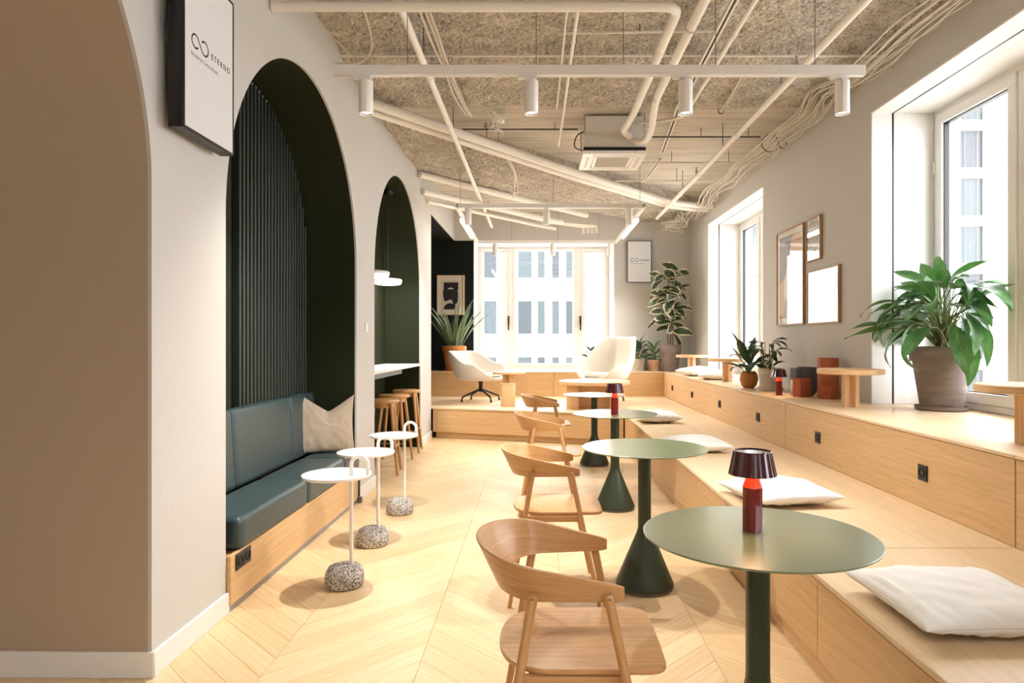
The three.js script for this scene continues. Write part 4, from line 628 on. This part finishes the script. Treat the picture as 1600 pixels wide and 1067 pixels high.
function screen(label, pos, turn, w, h, thick, group) {
  const o = thing('display_screen', label, 'screen', pos, turn, group);
  mesh('casing', cbox(-w / 2, w / 2, -h / 2, h / 2, -0.03, thick - 0.03, 0.003), black, o); mesh('wall_mount', cbox(-w * 0.3, w * 0.3, -h * 0.3, h * 0.3, thick - 0.03, thick - 0.001, 0.002), blackMatt, o);
  const B = 0.011, F = (a, b, c, d) => cbox(a, b, c, d, -0.034, -0.03, 0.001); mesh('bezel', merge([F(-w / 2, w / 2, h / 2 - B, h / 2), F(-w / 2, w / 2, -h / 2, -h / 2 + B), F(-w / 2, -w / 2 + B, -h / 2 + B, h / 2 - B), F(w / 2 - B, w / 2, -h / 2 + B, h / 2 - B)]), black, o);
  const tx = print(640, 1100, (c, W, H) => {
    c.fillStyle = '#fbfaf8'; c.fillRect(0, 0, W, H); c.fillStyle = c.strokeStyle = '#1a1a1a'; c.lineCap = 'round'; c.lineJoin = 'round';
    const x0 = 77, y0 = 505; c.lineWidth = 12;                       // looped figure-of-eight mark, open on the left where the strokes cross
    c.beginPath(); c.arc(x0 + 50, y0, 44, 0.8, 2 * Math.PI - 0.8, false); c.lineTo(x0 + 136, y0 + 33); c.arc(x0 + 168, y0, 46, 2.35, -2.4, true); c.stroke();
    c.font = 'bold 58px sans-serif'; let x = 330; for (const ch of 'ETERNO') { c.fillText(ch, x, y0 + 30); x += c.measureText(ch).width + 9; }
    c.font = '37px sans-serif'; c.fillText('Moderne Gesundheit.', 72, y0 + 108);
  });
  mesh('display', fitUV(cbox(-w / 2 + B, w / 2 - B, -h / 2 + B, h / 2 - B, -0.0325, -0.03, 0), 'x', 'y'), std({ map: tx, color: hex('#c9c7c4'), emissiveMap: tx, emissive: hex('#ffffff'), emissiveIntensity: 0.2, roughness: 0.3 }), o);
  const l = new THREE.RectAreaLight(0xffffff, 0.25, w - 2 * B, h - 2 * B); l.position.set(0, 0, 0.036); l.rotation.y = Math.PI; o.add(l); return o;
}
{ const o = screen('black-rimmed portrait screen with a loop logo high on the near white wall', [0, 0, 0], 0, 0.43, 0.70, 0.06); onWall(o, 0.062, 2.50, 2.872); o.rotation.y = Math.PI / 2 - 0.0114;
  mesh('plug_cable', sweep(curve([new THREE.Vector3(-0.217, 0.2, -0.02), new THREE.Vector3(-0.235, 0.1, -0.025), new THREE.Vector3(-0.225, 0.02, -0.03), new THREE.Vector3(-0.212, -0.01, -0.028)], 14), 0.004, 6), black, o); }
screen('black-rimmed portrait screen with a loop logo on the far wall above the plants', [1.747, 2.655, DE - 0.03], 0, 0.415, 0.71, 0.03);

// ------------------------------------------------------------------ track lights
function spotlight(pos, label, group, ring, k = 1, aim = [0, 0]) {       // pos: underside of the rail
  const o = thing('track_spotlight', label, 'spotlight', pos, 0, group);
  mesh('adapter', cbox(-0.075, 0.03, -0.018, 0, -0.015, 0.015, 0.002), whiteMetal, o); mesh('stem', cyl(0.009, 0.009, -0.04, -0.017, 12), whiteMetal, o);
  mesh('body', lathe([[0, -0.03], [0.037, -0.03], [0.04, -0.033], [0.04, -0.215], [0.038, -0.219], [0.0355, -0.215], [0.034, -0.19], [0, -0.189]], 32), whiteMetal, o);
  mesh('inner_ring', lathe([[0.0335, -0.212], [0.0335, -0.195], [0.031, -0.194], [0.031, -0.212], [0.0335, -0.212]], 24), ring ?? black, o);
  mesh('lens', lathe([[0, -0.209], [0.0305, -0.209], [0.0305, -0.2], [0, -0.199]], 24), glow([1, 0.93, 0.82], 3), o);
  const l = new THREE.SpotLight(new THREE.Color().setRGB(...WARM), SPOT * k, 0, 1.05, 0.75, 2); l.position.set(pos[0], pos[1] - 0.228, -pos[2]); l.target.position.set(pos[0] + aim[0], 0, -pos[2] - aim[1]); l.castShadow = true; l.shadow.radius = 1.2; scene.add(l, l.target); return o;
}
function rail(label, x0, x1, y, d, hangs, group) {
  const o = thing('light_track', label, 'light track', [0, 0, 0], 0, group);
  mesh('rail', merge([cbox(x0, x1, y + 0.008, y + 0.058, d - 0.019, d + 0.019, 0.002), cbox(x0, x1, y, y + 0.009, d - 0.019, d - 0.007, 0.001), cbox(x0, x1, y, y + 0.009, d + 0.007, d + 0.019, 0.001)]), whiteMetal, o);
  for (const x of hangs) mesh('suspension_wire', sweep([V(x, y + 0.057, d), V(x, YC - 0.02, d)], 0.0022, 6), steelDark, o); return o;
}
const RY = 2.825, RD = 3.86;
rail('long white light track across the room, nearest the camera', -1.165, 1.885, RY, RD, [-0.74, 0.0, 0.5, 1.03, 1.6]);
['white cylinder spotlight at the left end of the near track, beside the arch wall', 'white cylinder spotlight on the near track, second from the left wall', 'white cylinder spotlight on the near track, third from the left wall', 'white cylinder spotlight at the window end of the near track'].forEach((t, i) => spotlight([[-0.978, -0.029, 0.857, 1.757][i], RY, RD], t, 'spotlights of the near track', undefined, [2.3, 1.2, 1.0, 0.5][i], [[0.05, 0], [0, 0], [0, 0], [-0.25, 0]][i]));
{ // rail behind the camera that lights the front of the room
  rail('white light track behind the camera', -1.3, 2.3, RY, -0.35, [-0.8, 1.6]);
  [-1.0, 0.2, 1.5].forEach((x, i) => spotlight([x, RY, -0.35], ['white spotlight behind the camera near the arch wall', 'white spotlight behind the camera in mid-room', 'white spotlight behind the camera near the windows'][i], 'spotlights behind the camera', undefined, 0.45, [0, 0.7]));
}
{ // rectangular frame of track at the window end with two glowing lines
  const y = 2.875, a = 7.94, b = 10.8, x0 = -0.945, x1 = 1.275, o = thing('light_track', 'white rectangular light track frame hung before the end window', 'light track');
  for (const d of [a, b]) mesh('rail', cbox(x0, x1, y, y + 0.05, d - 0.019, d + 0.019, 0.002), whiteMetal, o);
  for (const x of [x0, x1]) mesh('rail', merge([cbox(x - 0.019, x + 0.019, y + 0.008, y + 0.05, a - 0.019, b + 0.019, 0.002, 'z'), cbox(x - 0.019, x - 0.007, y, y + 0.009, a + 0.02, b - 0.02, 0.001), cbox(x + 0.007, x + 0.019, y, y + 0.009, a + 0.02, b - 0.02, 0.001)]), whiteMetal, o);
  for (const [x, d] of [[x0 + 0.05, a], [0.2, a], [x1 - 0.05, a], [-0.4, b], [0.35, b], [1.0, b]]) mesh('suspension_wire', sweep([V(x, y + 0.05, d), V(x, YC - 0.1, d)], 0.0022, 6), steelDark, o);
  const bar = (x, label) => { const l = thing('linear_lamp', label, 'lamp', [x, y - 0.004, 9.2], 0, 'glowing line lamps'); mesh('housing', cbox(-0.016, 0.016, -0.012, 0.002, -0.71, 0.71, 0.002, 'z'), whiteMetal, l); mesh('diffuser', cbox(-0.025, 0.025, -0.058, -0.012, -0.70, 0.70, 0.01, 'z'), glow([1, 0.9, 0.7], 9), l); const r = new THREE.RectAreaLight(new THREE.Color().setRGB(...WARM), 22, 0.04, 1.3); r.position.set(0, -0.062, 0); r.rotation.x = -Math.PI / 2; l.add(r); };
  bar(x0, 'glowing line lamp on the left side of the track frame, by the dark recess'); bar(x1, 'glowing line lamp on the right side of the track frame, by the far screen');
  [['white spotlight on the front rail of the frame, left end', x0 + 0.14, a], ['white spotlight on the front rail of the frame, middle', 0.12, a], ['white spotlight on the front rail of the frame, right end', x1 - 0.18, a], ['white spotlight on the back rail of the frame, over the orange pot side', -0.66, b], ['white spotlight on the back rail of the frame, before the middle pane', 0.265, b], ['white spotlight on the back rail of the frame, right end', 1.18, b]].forEach(([t, x, d]) => spotlight([x, y + 0.022, d], t, 'spotlights of the track frame', undefined, 1.1, [0, d === b ? -0.3 : 0]));
}
// ------------------------------------------------------------------ air conditioner under the ceiling
{
  const o = thing('air_conditioner', 'white ceiling cassette air conditioner with square grille', 'air conditioner', [0.755, 3.10, 6.76]);
  mesh('body', cbox(-0.285, 0.285, 0.07, 0.38, -0.28, 0.28, 0.006), std({ color: hex('#d8d2c8'), roughness: 0.5 }), o); mesh('collar', cbox(-0.30, 0.30, 0.035, 0.072, -0.295, 0.295, 0.004), black, o);
  mesh('panel', merge([cbox(-0.31, -0.2, 0, 0.036, -0.31, 0.31, 0.006), cbox(0.2, 0.31, 0, 0.036, -0.31, 0.31, 0.006), cbox(-0.2, 0.2, 0, 0.036, -0.31, -0.2, 0.006), cbox(-0.2, 0.2, 0, 0.036, 0.2, 0.31, 0.006), cbox(-0.2, 0.2, 0.012, 0.03, -0.2, 0.2, 0.001)]), whiteMetal, o);
  for (const [a, b, c, d] of [[-0.262, -0.236, -0.19, 0.19], [0.236, 0.262, -0.19, 0.19], [-0.19, 0.19, -0.262, -0.236], [-0.19, 0.19, 0.236, 0.262]]) mesh('air_vane', cbox(a, b, -0.003, 0.002, c, d, 0.001), std({ color: hex('#d8d3ca'), roughness: 0.5 }), o);
  const g = mesh('grille', cbox(-0.185, 0.185, 0.002, 0.012, -0.185, 0.185, 0.002), whiteMetal, o); const sl = []; for (let i = 0; i < 16; i++) sl.push(cbox(-0.16, 0.16, -0.001, 0.0025, -0.165 + i * 0.022 - 0.005, -0.165 + i * 0.022 + 0.005, 0.0005)); mesh('slot_field', merge(sl), std({ color: hex('#c6beb2'), roughness: 0.7 }), g).userData.kind = 'stuff';
  for (const [x, z] of [[-0.29, -0.27], [0.29, -0.27], [-0.29, 0.27], [0.29, 0.27]]) mesh('hanger_rod', cyl(0.005, 0.005, 0.2, 0.395, 8).translate(x, 0, -z), steel, o);
  mesh('wire_loop', sweep(curve([new THREE.Vector3(-0.29, 0.25, 0.2), new THREE.Vector3(-0.36, 0.2, 0.22), new THREE.Vector3(-0.38, 0.1, 0.2), new THREE.Vector3(-0.30, 0.06, 0.2)], 16), 0.006, 6), black, o);
  const w = thing('conduit_pipe', 'insulated white pipe crossing the room then turning back to the air conditioner', 'pipe', [0, 0, 0], 0, 'insulated pipes of the air conditioner');
  mesh('pipe', sweep(bent([V(-1.47, 3.165, 3.74), V(0.795, 3.165, 3.74), V(0.795, 3.165, 5.55), V(0.80, 3.24, 6.2), V(0.90, 3.26, 6.45)], 0.1), 0.029, 16), pipePaint, w); for (const d of [4.3, 5.3]) mesh('pipe_clip', cyl(0.032, 0.032, -0.012, 0.012, 20).rotateX(Math.PI / 2).translate(0.795, 3.165, -d), pipePaint, w);
  const w2 = thing('conduit_pipe', 'insulated white pipe beside the first, hooking left into the air conditioner', 'pipe', [0, 0, 0], 0, 'insulated pipes of the air conditioner');
  mesh('pipe', sweep(bent([V(0.92, 3.165, -1), V(0.92, 3.165, 5.2), V(0.99, 3.10, 5.8), V(1.0, 3.14, 6.2), V(0.93, 3.24, 6.5)], 0.2), 0.029, 16), pipePaint, w2); for (const d of [4.0, 5.15]) mesh('pipe_clip', cyl(0.032, 0.032, -0.012, 0.012, 20).rotateX(Math.PI / 2).translate(0.92, 3.165, -d), steel, w2);
}
// ------------------------------------------------------------------ pipes, conduits and cables
function pipeRun(label, pts, r, opt = {}) {
  const o = thing(opt.name ?? 'pipe_run', label, opt.cat ?? 'pipe', [0, 0, 0], 0, opt.group); mesh('pipe', sweep(bent(pts, opt.R ?? 0.12), r, 14), opt.mat ?? pipePaint, o);
  const A = pts[0], B = pts[1], dir = B.clone().sub(A).normalize();
  for (const t of opt.joints ?? []) mesh('coupling', cyl(r * 1.22, r * 1.22, -0.03, 0.03, 18, 0.004).applyQuaternion(new THREE.Quaternion().setFromUnitVectors(UP, dir)).translate(...A.clone().lerp(B, t).toArray()), pipePaint, o);
  for (const t of opt.heads ?? []) { const p = A.clone().lerp(B, t); const h = mesh('sprinkler_head', merge([cyl(0.012, 0.012, 0, r + 0.06, 12), cyl(0.007, 0.007, r + 0.06, r + 0.09, 10), cyl(0.016, 0.016, r + 0.088, r + 0.092, 14)]), steel, o); h.position.copy(p); }
  for (const t of opt.hangers ?? []) { const p = A.clone().lerp(B, t); mesh('hanger_rod', cyl(0.004, 0.004, 0, YC - p.y - 0.005, 8).translate(p.x, p.y, p.z), steelDark, o); }
  return o;
}
pipeRun('straight painted sprinkler pipe running to the window end on the arch side', [V(-0.81, 3.225, -2), V(-0.75, 3.225, 11.3)], 0.024, { joints: [0.52, 0.6, 0.72, 0.8, 0.88], heads: [0.487, 0.74], hangers: [0.5, 0.62, 0.8, 0.94] });
pipeRun('straight painted sprinkler pipe running to the window end on the window side', [V(1.84, 3.225, -2), V(1.885, 3.225, 10.5)], 0.026, { joints: [0.54, 0.66, 0.78, 0.86, 0.93], heads: [0.545, 0.79], hangers: [0.57, 0.7, 0.85, 0.96] });
pipeRun('slim painted pipe with an end elbow between the light track and window side', [V(1.20, 3.3, -2), V(1.315, 3.3, 6.0), V(1.12, 3.36, 6.3), V(0.98, 3.38, 6.4)], 0.015, { R: 0.25, joints: [0.8], hangers: [0.72] });
pipeRun('upper of the paired drain pipes crossing the ceiling diagonally', [V(-1.46, 3.30, 5.55), V(0.4615, 3.30, 7.97), V(1.95, 3.30, 9.71), V(2.625, 3.30, 9.97)], 0.042, { R: 0.4, hangers: [0.5] });
pipeRun('lower of the paired drain pipes crossing the ceiling diagonally', [V(-1.455, 3.292, 5.79), V(0.298, 3.292, 7.98), V(2.0, 3.292, 9.95), V(2.625, 3.292, 10.2)], 0.036, { R: 0.4, hangers: [0.6] });
pipeRun('thick drain pipe under the far beam, highest of the three by the recess', [V(-1.40, 3.305, 8.05), V(0.5, 3.30, 10.3), V(0.8, 3.30, 10.65)], 0.042, { R: 0.3 });
pipeRun('drain pipe under the far beam, middle of the three by the recess', [V(-1.40, 3.15, 8.3), V(0.2, 3.14, 10.2), V(0.4, 3.14, 10.4)], 0.04, { R: 0.3 });
pipeRun('thin pipe under the far beam, lowest of the three by the recess', [V(-1.39, 3.09, 8.6), V(0.1, 3.08, 10.4), V(0.3, 3.08, 10.6)], 0.025, { R: 0.3 });
{ const o = thing('duct_bank', 'four flat white ducts bending down above the end window', 'duct', [0.86, 3.16, 10.95], -0.35); for (let i = 0; i < 4; i++) mesh('duct', sweep(bent([V(-0.5 - i * 0.02, 0.04, -0.5), V(i * 0.075 - 0.1, 0.02, 0), V(i * 0.075 - 0.1, -0.1, 0.02)], 0.04), 0.03, 4, false, [1, 1]), pipePaint, o); }
pipeRun('thin cable conduit along the face of the near beam', [V(-1.44, 3.405, 4.955), V(2.58, 3.405, 4.955)], 0.008, { name: 'cable_conduit', cat: 'conduit' });
pipeRun('short thin cable conduit crossing under the spray-coated slab by the insulated pipes', [V(0.15, 3.435, 4.66), V(1.28, 3.435, 4.62)], 0.008, { name: 'cable_conduit', cat: 'conduit', hangers: [0.5] });
pipeRun('thin cable conduit along the room in mid-ceiling, thicker of a pair', [V(0.27, 3.34, 2.0), V(0.24, 3.34, 6.3), V(0.24, 3.42, 7.3)], 0.012, { name: 'cable_conduit', cat: 'conduit', joints: [0.6] });
pipeRun('thin cable conduit along the room in mid-ceiling, slimmer of a pair', [V(0.20, 3.345, 2.0), V(0.18, 3.345, 5.9)], 0.008, { name: 'cable_conduit', cat: 'conduit' });
pipeRun('long thin rail across the deep ceiling bay left of the air conditioner', [V(-0.75, 3.43, 6.75), V(0.42, 3.43, 6.75)], 0.009, { name: 'cable_conduit', cat: 'conduit', mat: steelDark, hangers: [0.2, 0.8] });
pipeRun('long thin rail across the deep ceiling bay right of the air conditioner', [V(1.08, 3.40, 6.9), V(2.3, 3.40, 6.9)], 0.009, { name: 'cable_conduit', cat: 'conduit', mat: steelDark, hangers: [0.5, 0.9] });
pipeRun('thin white rail across the ceiling beyond the air conditioner', [V(0.9, 3.36, 7.75), V(2.55, 3.36, 7.75)], 0.010, { name: 'cable_conduit', cat: 'conduit', hangers: [0.4, 0.8] });
pipeRun('thin white rail across the ceiling farther toward the end wall', [V(1.0, 3.33, 8.5), V(2.55, 3.33, 8.5)], 0.010, { name: 'cable_conduit', cat: 'conduit', hangers: [0.5] });
{ // slotted channel running along the room
  const o = thing('strut_channel', 'slotted mounting channel running toward the air conditioner', 'channel'), seg = (a, b, y) => { const L = a.distanceTo(b), g = merge([cbox(-0.022, -0.008, 0, 0.03, 0, L, 0.001, 'z'), cbox(0.008, 0.022, 0, 0.03, 0, L, 0.001, 'z'), cbox(-0.008, 0.008, 0.02, 0.03, 0, L, 0.001, 'z')]); const m = mesh('channel', g, pipePaint, o); m.position.copy(a); m.rotation.y = -Math.atan2(b.x - a.x, -(b.z - a.z)); const q = mesh('slot', cbox(-0.0075, 0.0075, 0.012, 0.0195, 0.02, L - 0.02, 0.001), blackMatt, m); };
  seg(V(1.10, 3.315, 1.5), V(1.24, 3.315, 5.95)); seg(V(1.30, 3.42, 6.15), V(1.42, 3.42, 7.6)); seg(V(1.42, 3.38, 7.7), V(1.40, 3.34, 8.8));
}
function bundle(label, path, n, spread, seed, r = 0.006, mat = cable) {
  const o = thing('cable_bundle', label, 'cables'), R = rng(seed);
  for (let i = 0; i < n; i++) { const ox = (R() - 0.5) * spread[0], oy = (R() - 0.5) * spread[1]; mesh('cable', sweep(curve(path.map(([x, y, d]) => V(x + ox + (R() - 0.5) * spread[2], y + oy + (R() - 0.5) * spread[2] * 0.6, d + (R() - 0.5) * 0.06)), path.length * 8), r * (0.7 + R() * 0.6), 6), mat, o); }
  const p = path[path.length >> 1]; mesh('cable_tie', lathe([[spread[0] * 0.5, -0.006], [spread[0] * 0.5 + 0.004, -0.006], [spread[0] * 0.5 + 0.004, 0.006], [spread[0] * 0.5, 0.006]], 16).rotateX(Math.PI / 2).translate(p[0], p[1], -p[2]), blackMatt, o); return o;
}
bundle('sagging bundle of white cables under the near beam beside the sprinkler pipe', [[-0.70, 3.33, 3.0], [-0.68, 3.33, 4.4], [-0.66, 3.31, 5.0], [-0.65, 3.32, 5.5], [-0.62, 3.36, 6.15]], 6, [0.05, 0.03, 0.035], 5);
{ const path = []; const R = rng(8); for (let d = 2.6; d < 10.6; d += 0.42) path.push([2.36 + (R() - 0.5) * 0.10, lerp(3.35, 3.27, (d - 2.6) / 8) + (R() - 0.5) * 0.06, d]); bundle('thick tangled cable run along the top of the window wall', path, 11, [0.17, 0.06, 0.05], 9, 0.005); const p2 = path.map(([x, y, d]) => [x + 0.13, y - 0.015, d]); bundle('looser cable run in the ceiling corner beside the thick one', p2, 6, [0.07, 0.06, 0.10], 19, 0.004); }
bundle('hanging white cable loop below the paired diagonal pipes', [[-0.35, 3.38, 7.2], [-0.30, 3.30, 7.5], [-0.26, 3.30, 8.0], [-0.27, 3.24, 8.6], [-0.30, 3.2, 8.9], [-0.31, 3.25, 9.0]], 4, [0.04, 0.02, 0.03], 25);
bundle('small cable tangle at the junction box left of the air conditioner', [[-0.42, 3.42, 6.15], [-0.38, 3.36, 6.3], [-0.42, 3.38, 6.5], [-0.36, 3.40, 6.7], [-0.40, 3.42, 6.9]], 5, [0.06, 0.02, 0.07], 29);
bundle('cable tangle hanging in the far ceiling corner', [[2.2, 3.22, 10.3], [2.25, 3.18, 10.6], [2.1, 3.18, 10.8], [2.3, 3.12, 10.9], [2.2, 3.2, 11.1], [2.05, 3.14, 11.1]], 8, [0.1, 0.08, 0.16], 33);
bundle('white and red cables hanging down the near beam toward the window', [[1.60, 3.37, 5.1], [1.62, 3.36, 5.5], [1.65, 3.36, 6.0], [1.7, 3.42, 6.2]], 3, [0.05, 0.01, 0.02], 37, 0.005);
{ const o = thing('cable', 'single looping white cable hanging by the arch wall above the track', 'cable'); mesh('cable', sweep(curve([V(-1.12, 3.47, 4.2), V(-1.13, 3.42, 4.55), V(-1.18, 3.36, 4.78), V(-1.27, 3.31, 4.84), V(-1.36, 3.30, 4.85), V(-1.455, 3.315, 4.86)], 40), 0.0085, 8), cable, o);
  const o2 = thing('cable', 'thin white cable curving from the arch wall to the beam conduit', 'cable'); mesh('cable', sweep(curve([V(-1.462, 3.47, 4.83), V(-1.43, 3.465, 4.86), V(-1.40, 3.43, 4.9), V(-1.36, 3.405, 4.94), V(-1.28, 3.40, 4.95)], 30), 0.006, 8), cable, o2);
  const o3 = thing('junction_box', 'small white junction box in the deep ceiling bay', 'junction box', [-0.34, 3.40, 6.42]); mesh('box', cbox(-0.035, 0.035, 0, 0.05, -0.05, 0.05, 0.004), whiteMetal, o3); mesh('cover', cbox(-0.03, 0.03, -0.004, 0, -0.045, 0.045, 0.002), whiteMetal, o3); }
{ const o = thing('light_switch', 'white light switch on the pier between the two dark arches', 'switch'); onWall(o, 0.0005, 1.42, 5.73); mesh('cover_plate', cbox(0, 0.008, -0.04, 0.04, -0.04, 0.04, 0.003), whitePaint, o); mesh('rocker', cbox(0.008, 0.012, -0.028, 0.028, -0.028, 0.028, 0.003), whitePaint, o); }

// ------------------------------------------------------------------ the street outside
const facadeWhite = std({ color: hex('#f2efe9'), roughness: 0.9 }), facadeStone = std({ color: hex('#ece7dd'), roughness: 0.9 }), winGlass = std({ color: hex('#2c3739'), roughness: 0.3 }), winDark = std({ color: hex('#20272c'), roughness: 0.3 }), curtain = std({ color: hex('#79837e'), roughness: 0.9 });
struct('street_ground', cbox(-40, 70, -11.2, -11, -30, 90, 0), std({ color: hex('#b5b2ac'), roughness: 1 }));
function building(label, x0, x1, y0, y1, d, depth, cols, rows, mat, opt = {}) {
  const o = thing('building', label, 'building'), s = new THREE.Shape([[x0, y0], [x1, y0], [x1, y1], [x0, y1]].map((p) => new THREE.Vector2(...p)));
  for (const [a, b] of cols) for (const [c, e] of rows) { const h = new THREE.Path([[a, c], [a, e], [b, e], [b, c]].map((p) => new THREE.Vector2(...p))); s.holes.push(h); }
  const g = new THREE.ExtrudeGeometry(s, { depth: 0.3, bevelEnabled: false }); g.translate(0, 0, -d - 0.3);
  mesh('wall', merge([boxUV(g), cbox(x0, x1, y0, y1, d + 0.6, d + depth, 0.01)]), mat, o); mesh('roof', cbox(x0 - 0.2, x1 + 0.2, y1, y1 + 0.3, d - 0.2, d + depth, 0.02), mat, o);
  cols.forEach(([a, b, kind], i) => rows.forEach(([c, e], j) => {
    const f = 0.07, w = mesh('window', merge([cbox(a, b, c, c + f, d + 0.18, d + 0.26, 0.01), cbox(a, b, e - f, e, d + 0.18, d + 0.26, 0.01), cbox(a, a + f, c + f, e - f, d + 0.18, d + 0.26, 0.01), cbox(b - f, b, c + f, e - f, d + 0.18, d + 0.26, 0.01), ...(opt.split ? [cbox(lerp(a, b, 0.25) - 0.03, lerp(a, b, 0.25) + 0.03, c + f, e - f, d + 0.18, d + 0.26, 0.01), cbox(lerp(a, b, 0.75) - 0.03, lerp(a, b, 0.75) + 0.03, c + f, e - f, d + 0.18, d + 0.26, 0.01)] : [])]), opt.frame ?? facadeWhite, o);
    mesh('pane', cbox(a + f, b - f, c + f, e - f, d + 0.22, d + 0.24, 0), (i + j) % 3 ? winGlass : winDark, w);
    if (kind) mesh('curtain', cbox(lerp(a, b, kind), b - f, c + f, e - f, d + 0.27, d + 0.29, 0), curtain, w);
  }));
  return o;
}
{
  const D = 38, m = (px) => (px - 838) / 1050 * D, Y = (py) => 1.3 + (533.5 - py) / 1050 * D;
  const cols = [[-6.6, -5.4], [-4.9, -4.1], [-3.1, -2.2], [-1.1, -0.2, 0.55], [0.0, 0.55], [0.83, 1.36], [1.6, 2.12]], rows = [-3, -2, -1, 0, 1, 2].map((k) => [1.66 + k * 3.18, 3.66 + k * 3.18]);
  const o = building('white office block seen straight through the end window, rows of grey panes', -12, 6.2, -11, 13, D, 12, cols, rows, facadeWhite);
  for (let k = -3; k < 4; k++) mesh('sill_band', cbox(-12, 6.2, 1.40 + k * 3.18, 1.50 + k * 3.18, D - 0.08, D, 0.01), facadeStone, o);
  for (const x of [2.9, 3.7, 4.6]) mesh('joint', cbox(x, x + 0.03, -11, 13, D - 0.004, D + 0.001, 0), std({ color: hex('#b9b4aa'), roughness: 1 }), o);
  const D2 = 42, c2 = [12.9, 17.4, 22.0, 26.5, 31.0].map((x) => [x, x + 1.56]), r2 = [-4, -3, -2, -1, 0, 1, 2, 3, 4].map((k) => [6.15 + k * 3.0, 8.55 + k * 3.0]);
  const b2 = building('pale stone block across the street, tall windows in vertical rows, seen through the side windows', 11.2, 30.2, -11, 22, D2, 12, c2.slice(0, 4), r2, facadeStone, { split: true, frame: std({ color: hex('#5f5d5a'), roughness: 0.8 }) });
  const jm = std({ color: hex('#85807a'), roughness: 1 }); const js = []; for (let y = -10.6; y < 22; y += 0.5) js.push(cbox(11.2, 12.7, y, y + 0.03, D2 - 0.006, D2 + 0.001, 0), cbox(28.3, 30.2, y, y + 0.03, D2 - 0.006, D2 + 0.001, 0)); mesh('joint_lines', merge(js), jm, b2).userData.kind = 'stuff';
  building('cream coloured block at the far side of the street, partly behind the stone one', 30.6, 44, -11, 20, 46, 12, [[33, 35], [37, 39]], r2.slice(1), std({ color: hex('#efe6c8'), roughness: 0.9 }));
}
scene.traverse((o) => { if (o.isMesh) { o.castShadow = true; o.receiveShadow = true; } });
renderer.render(scene, camera);
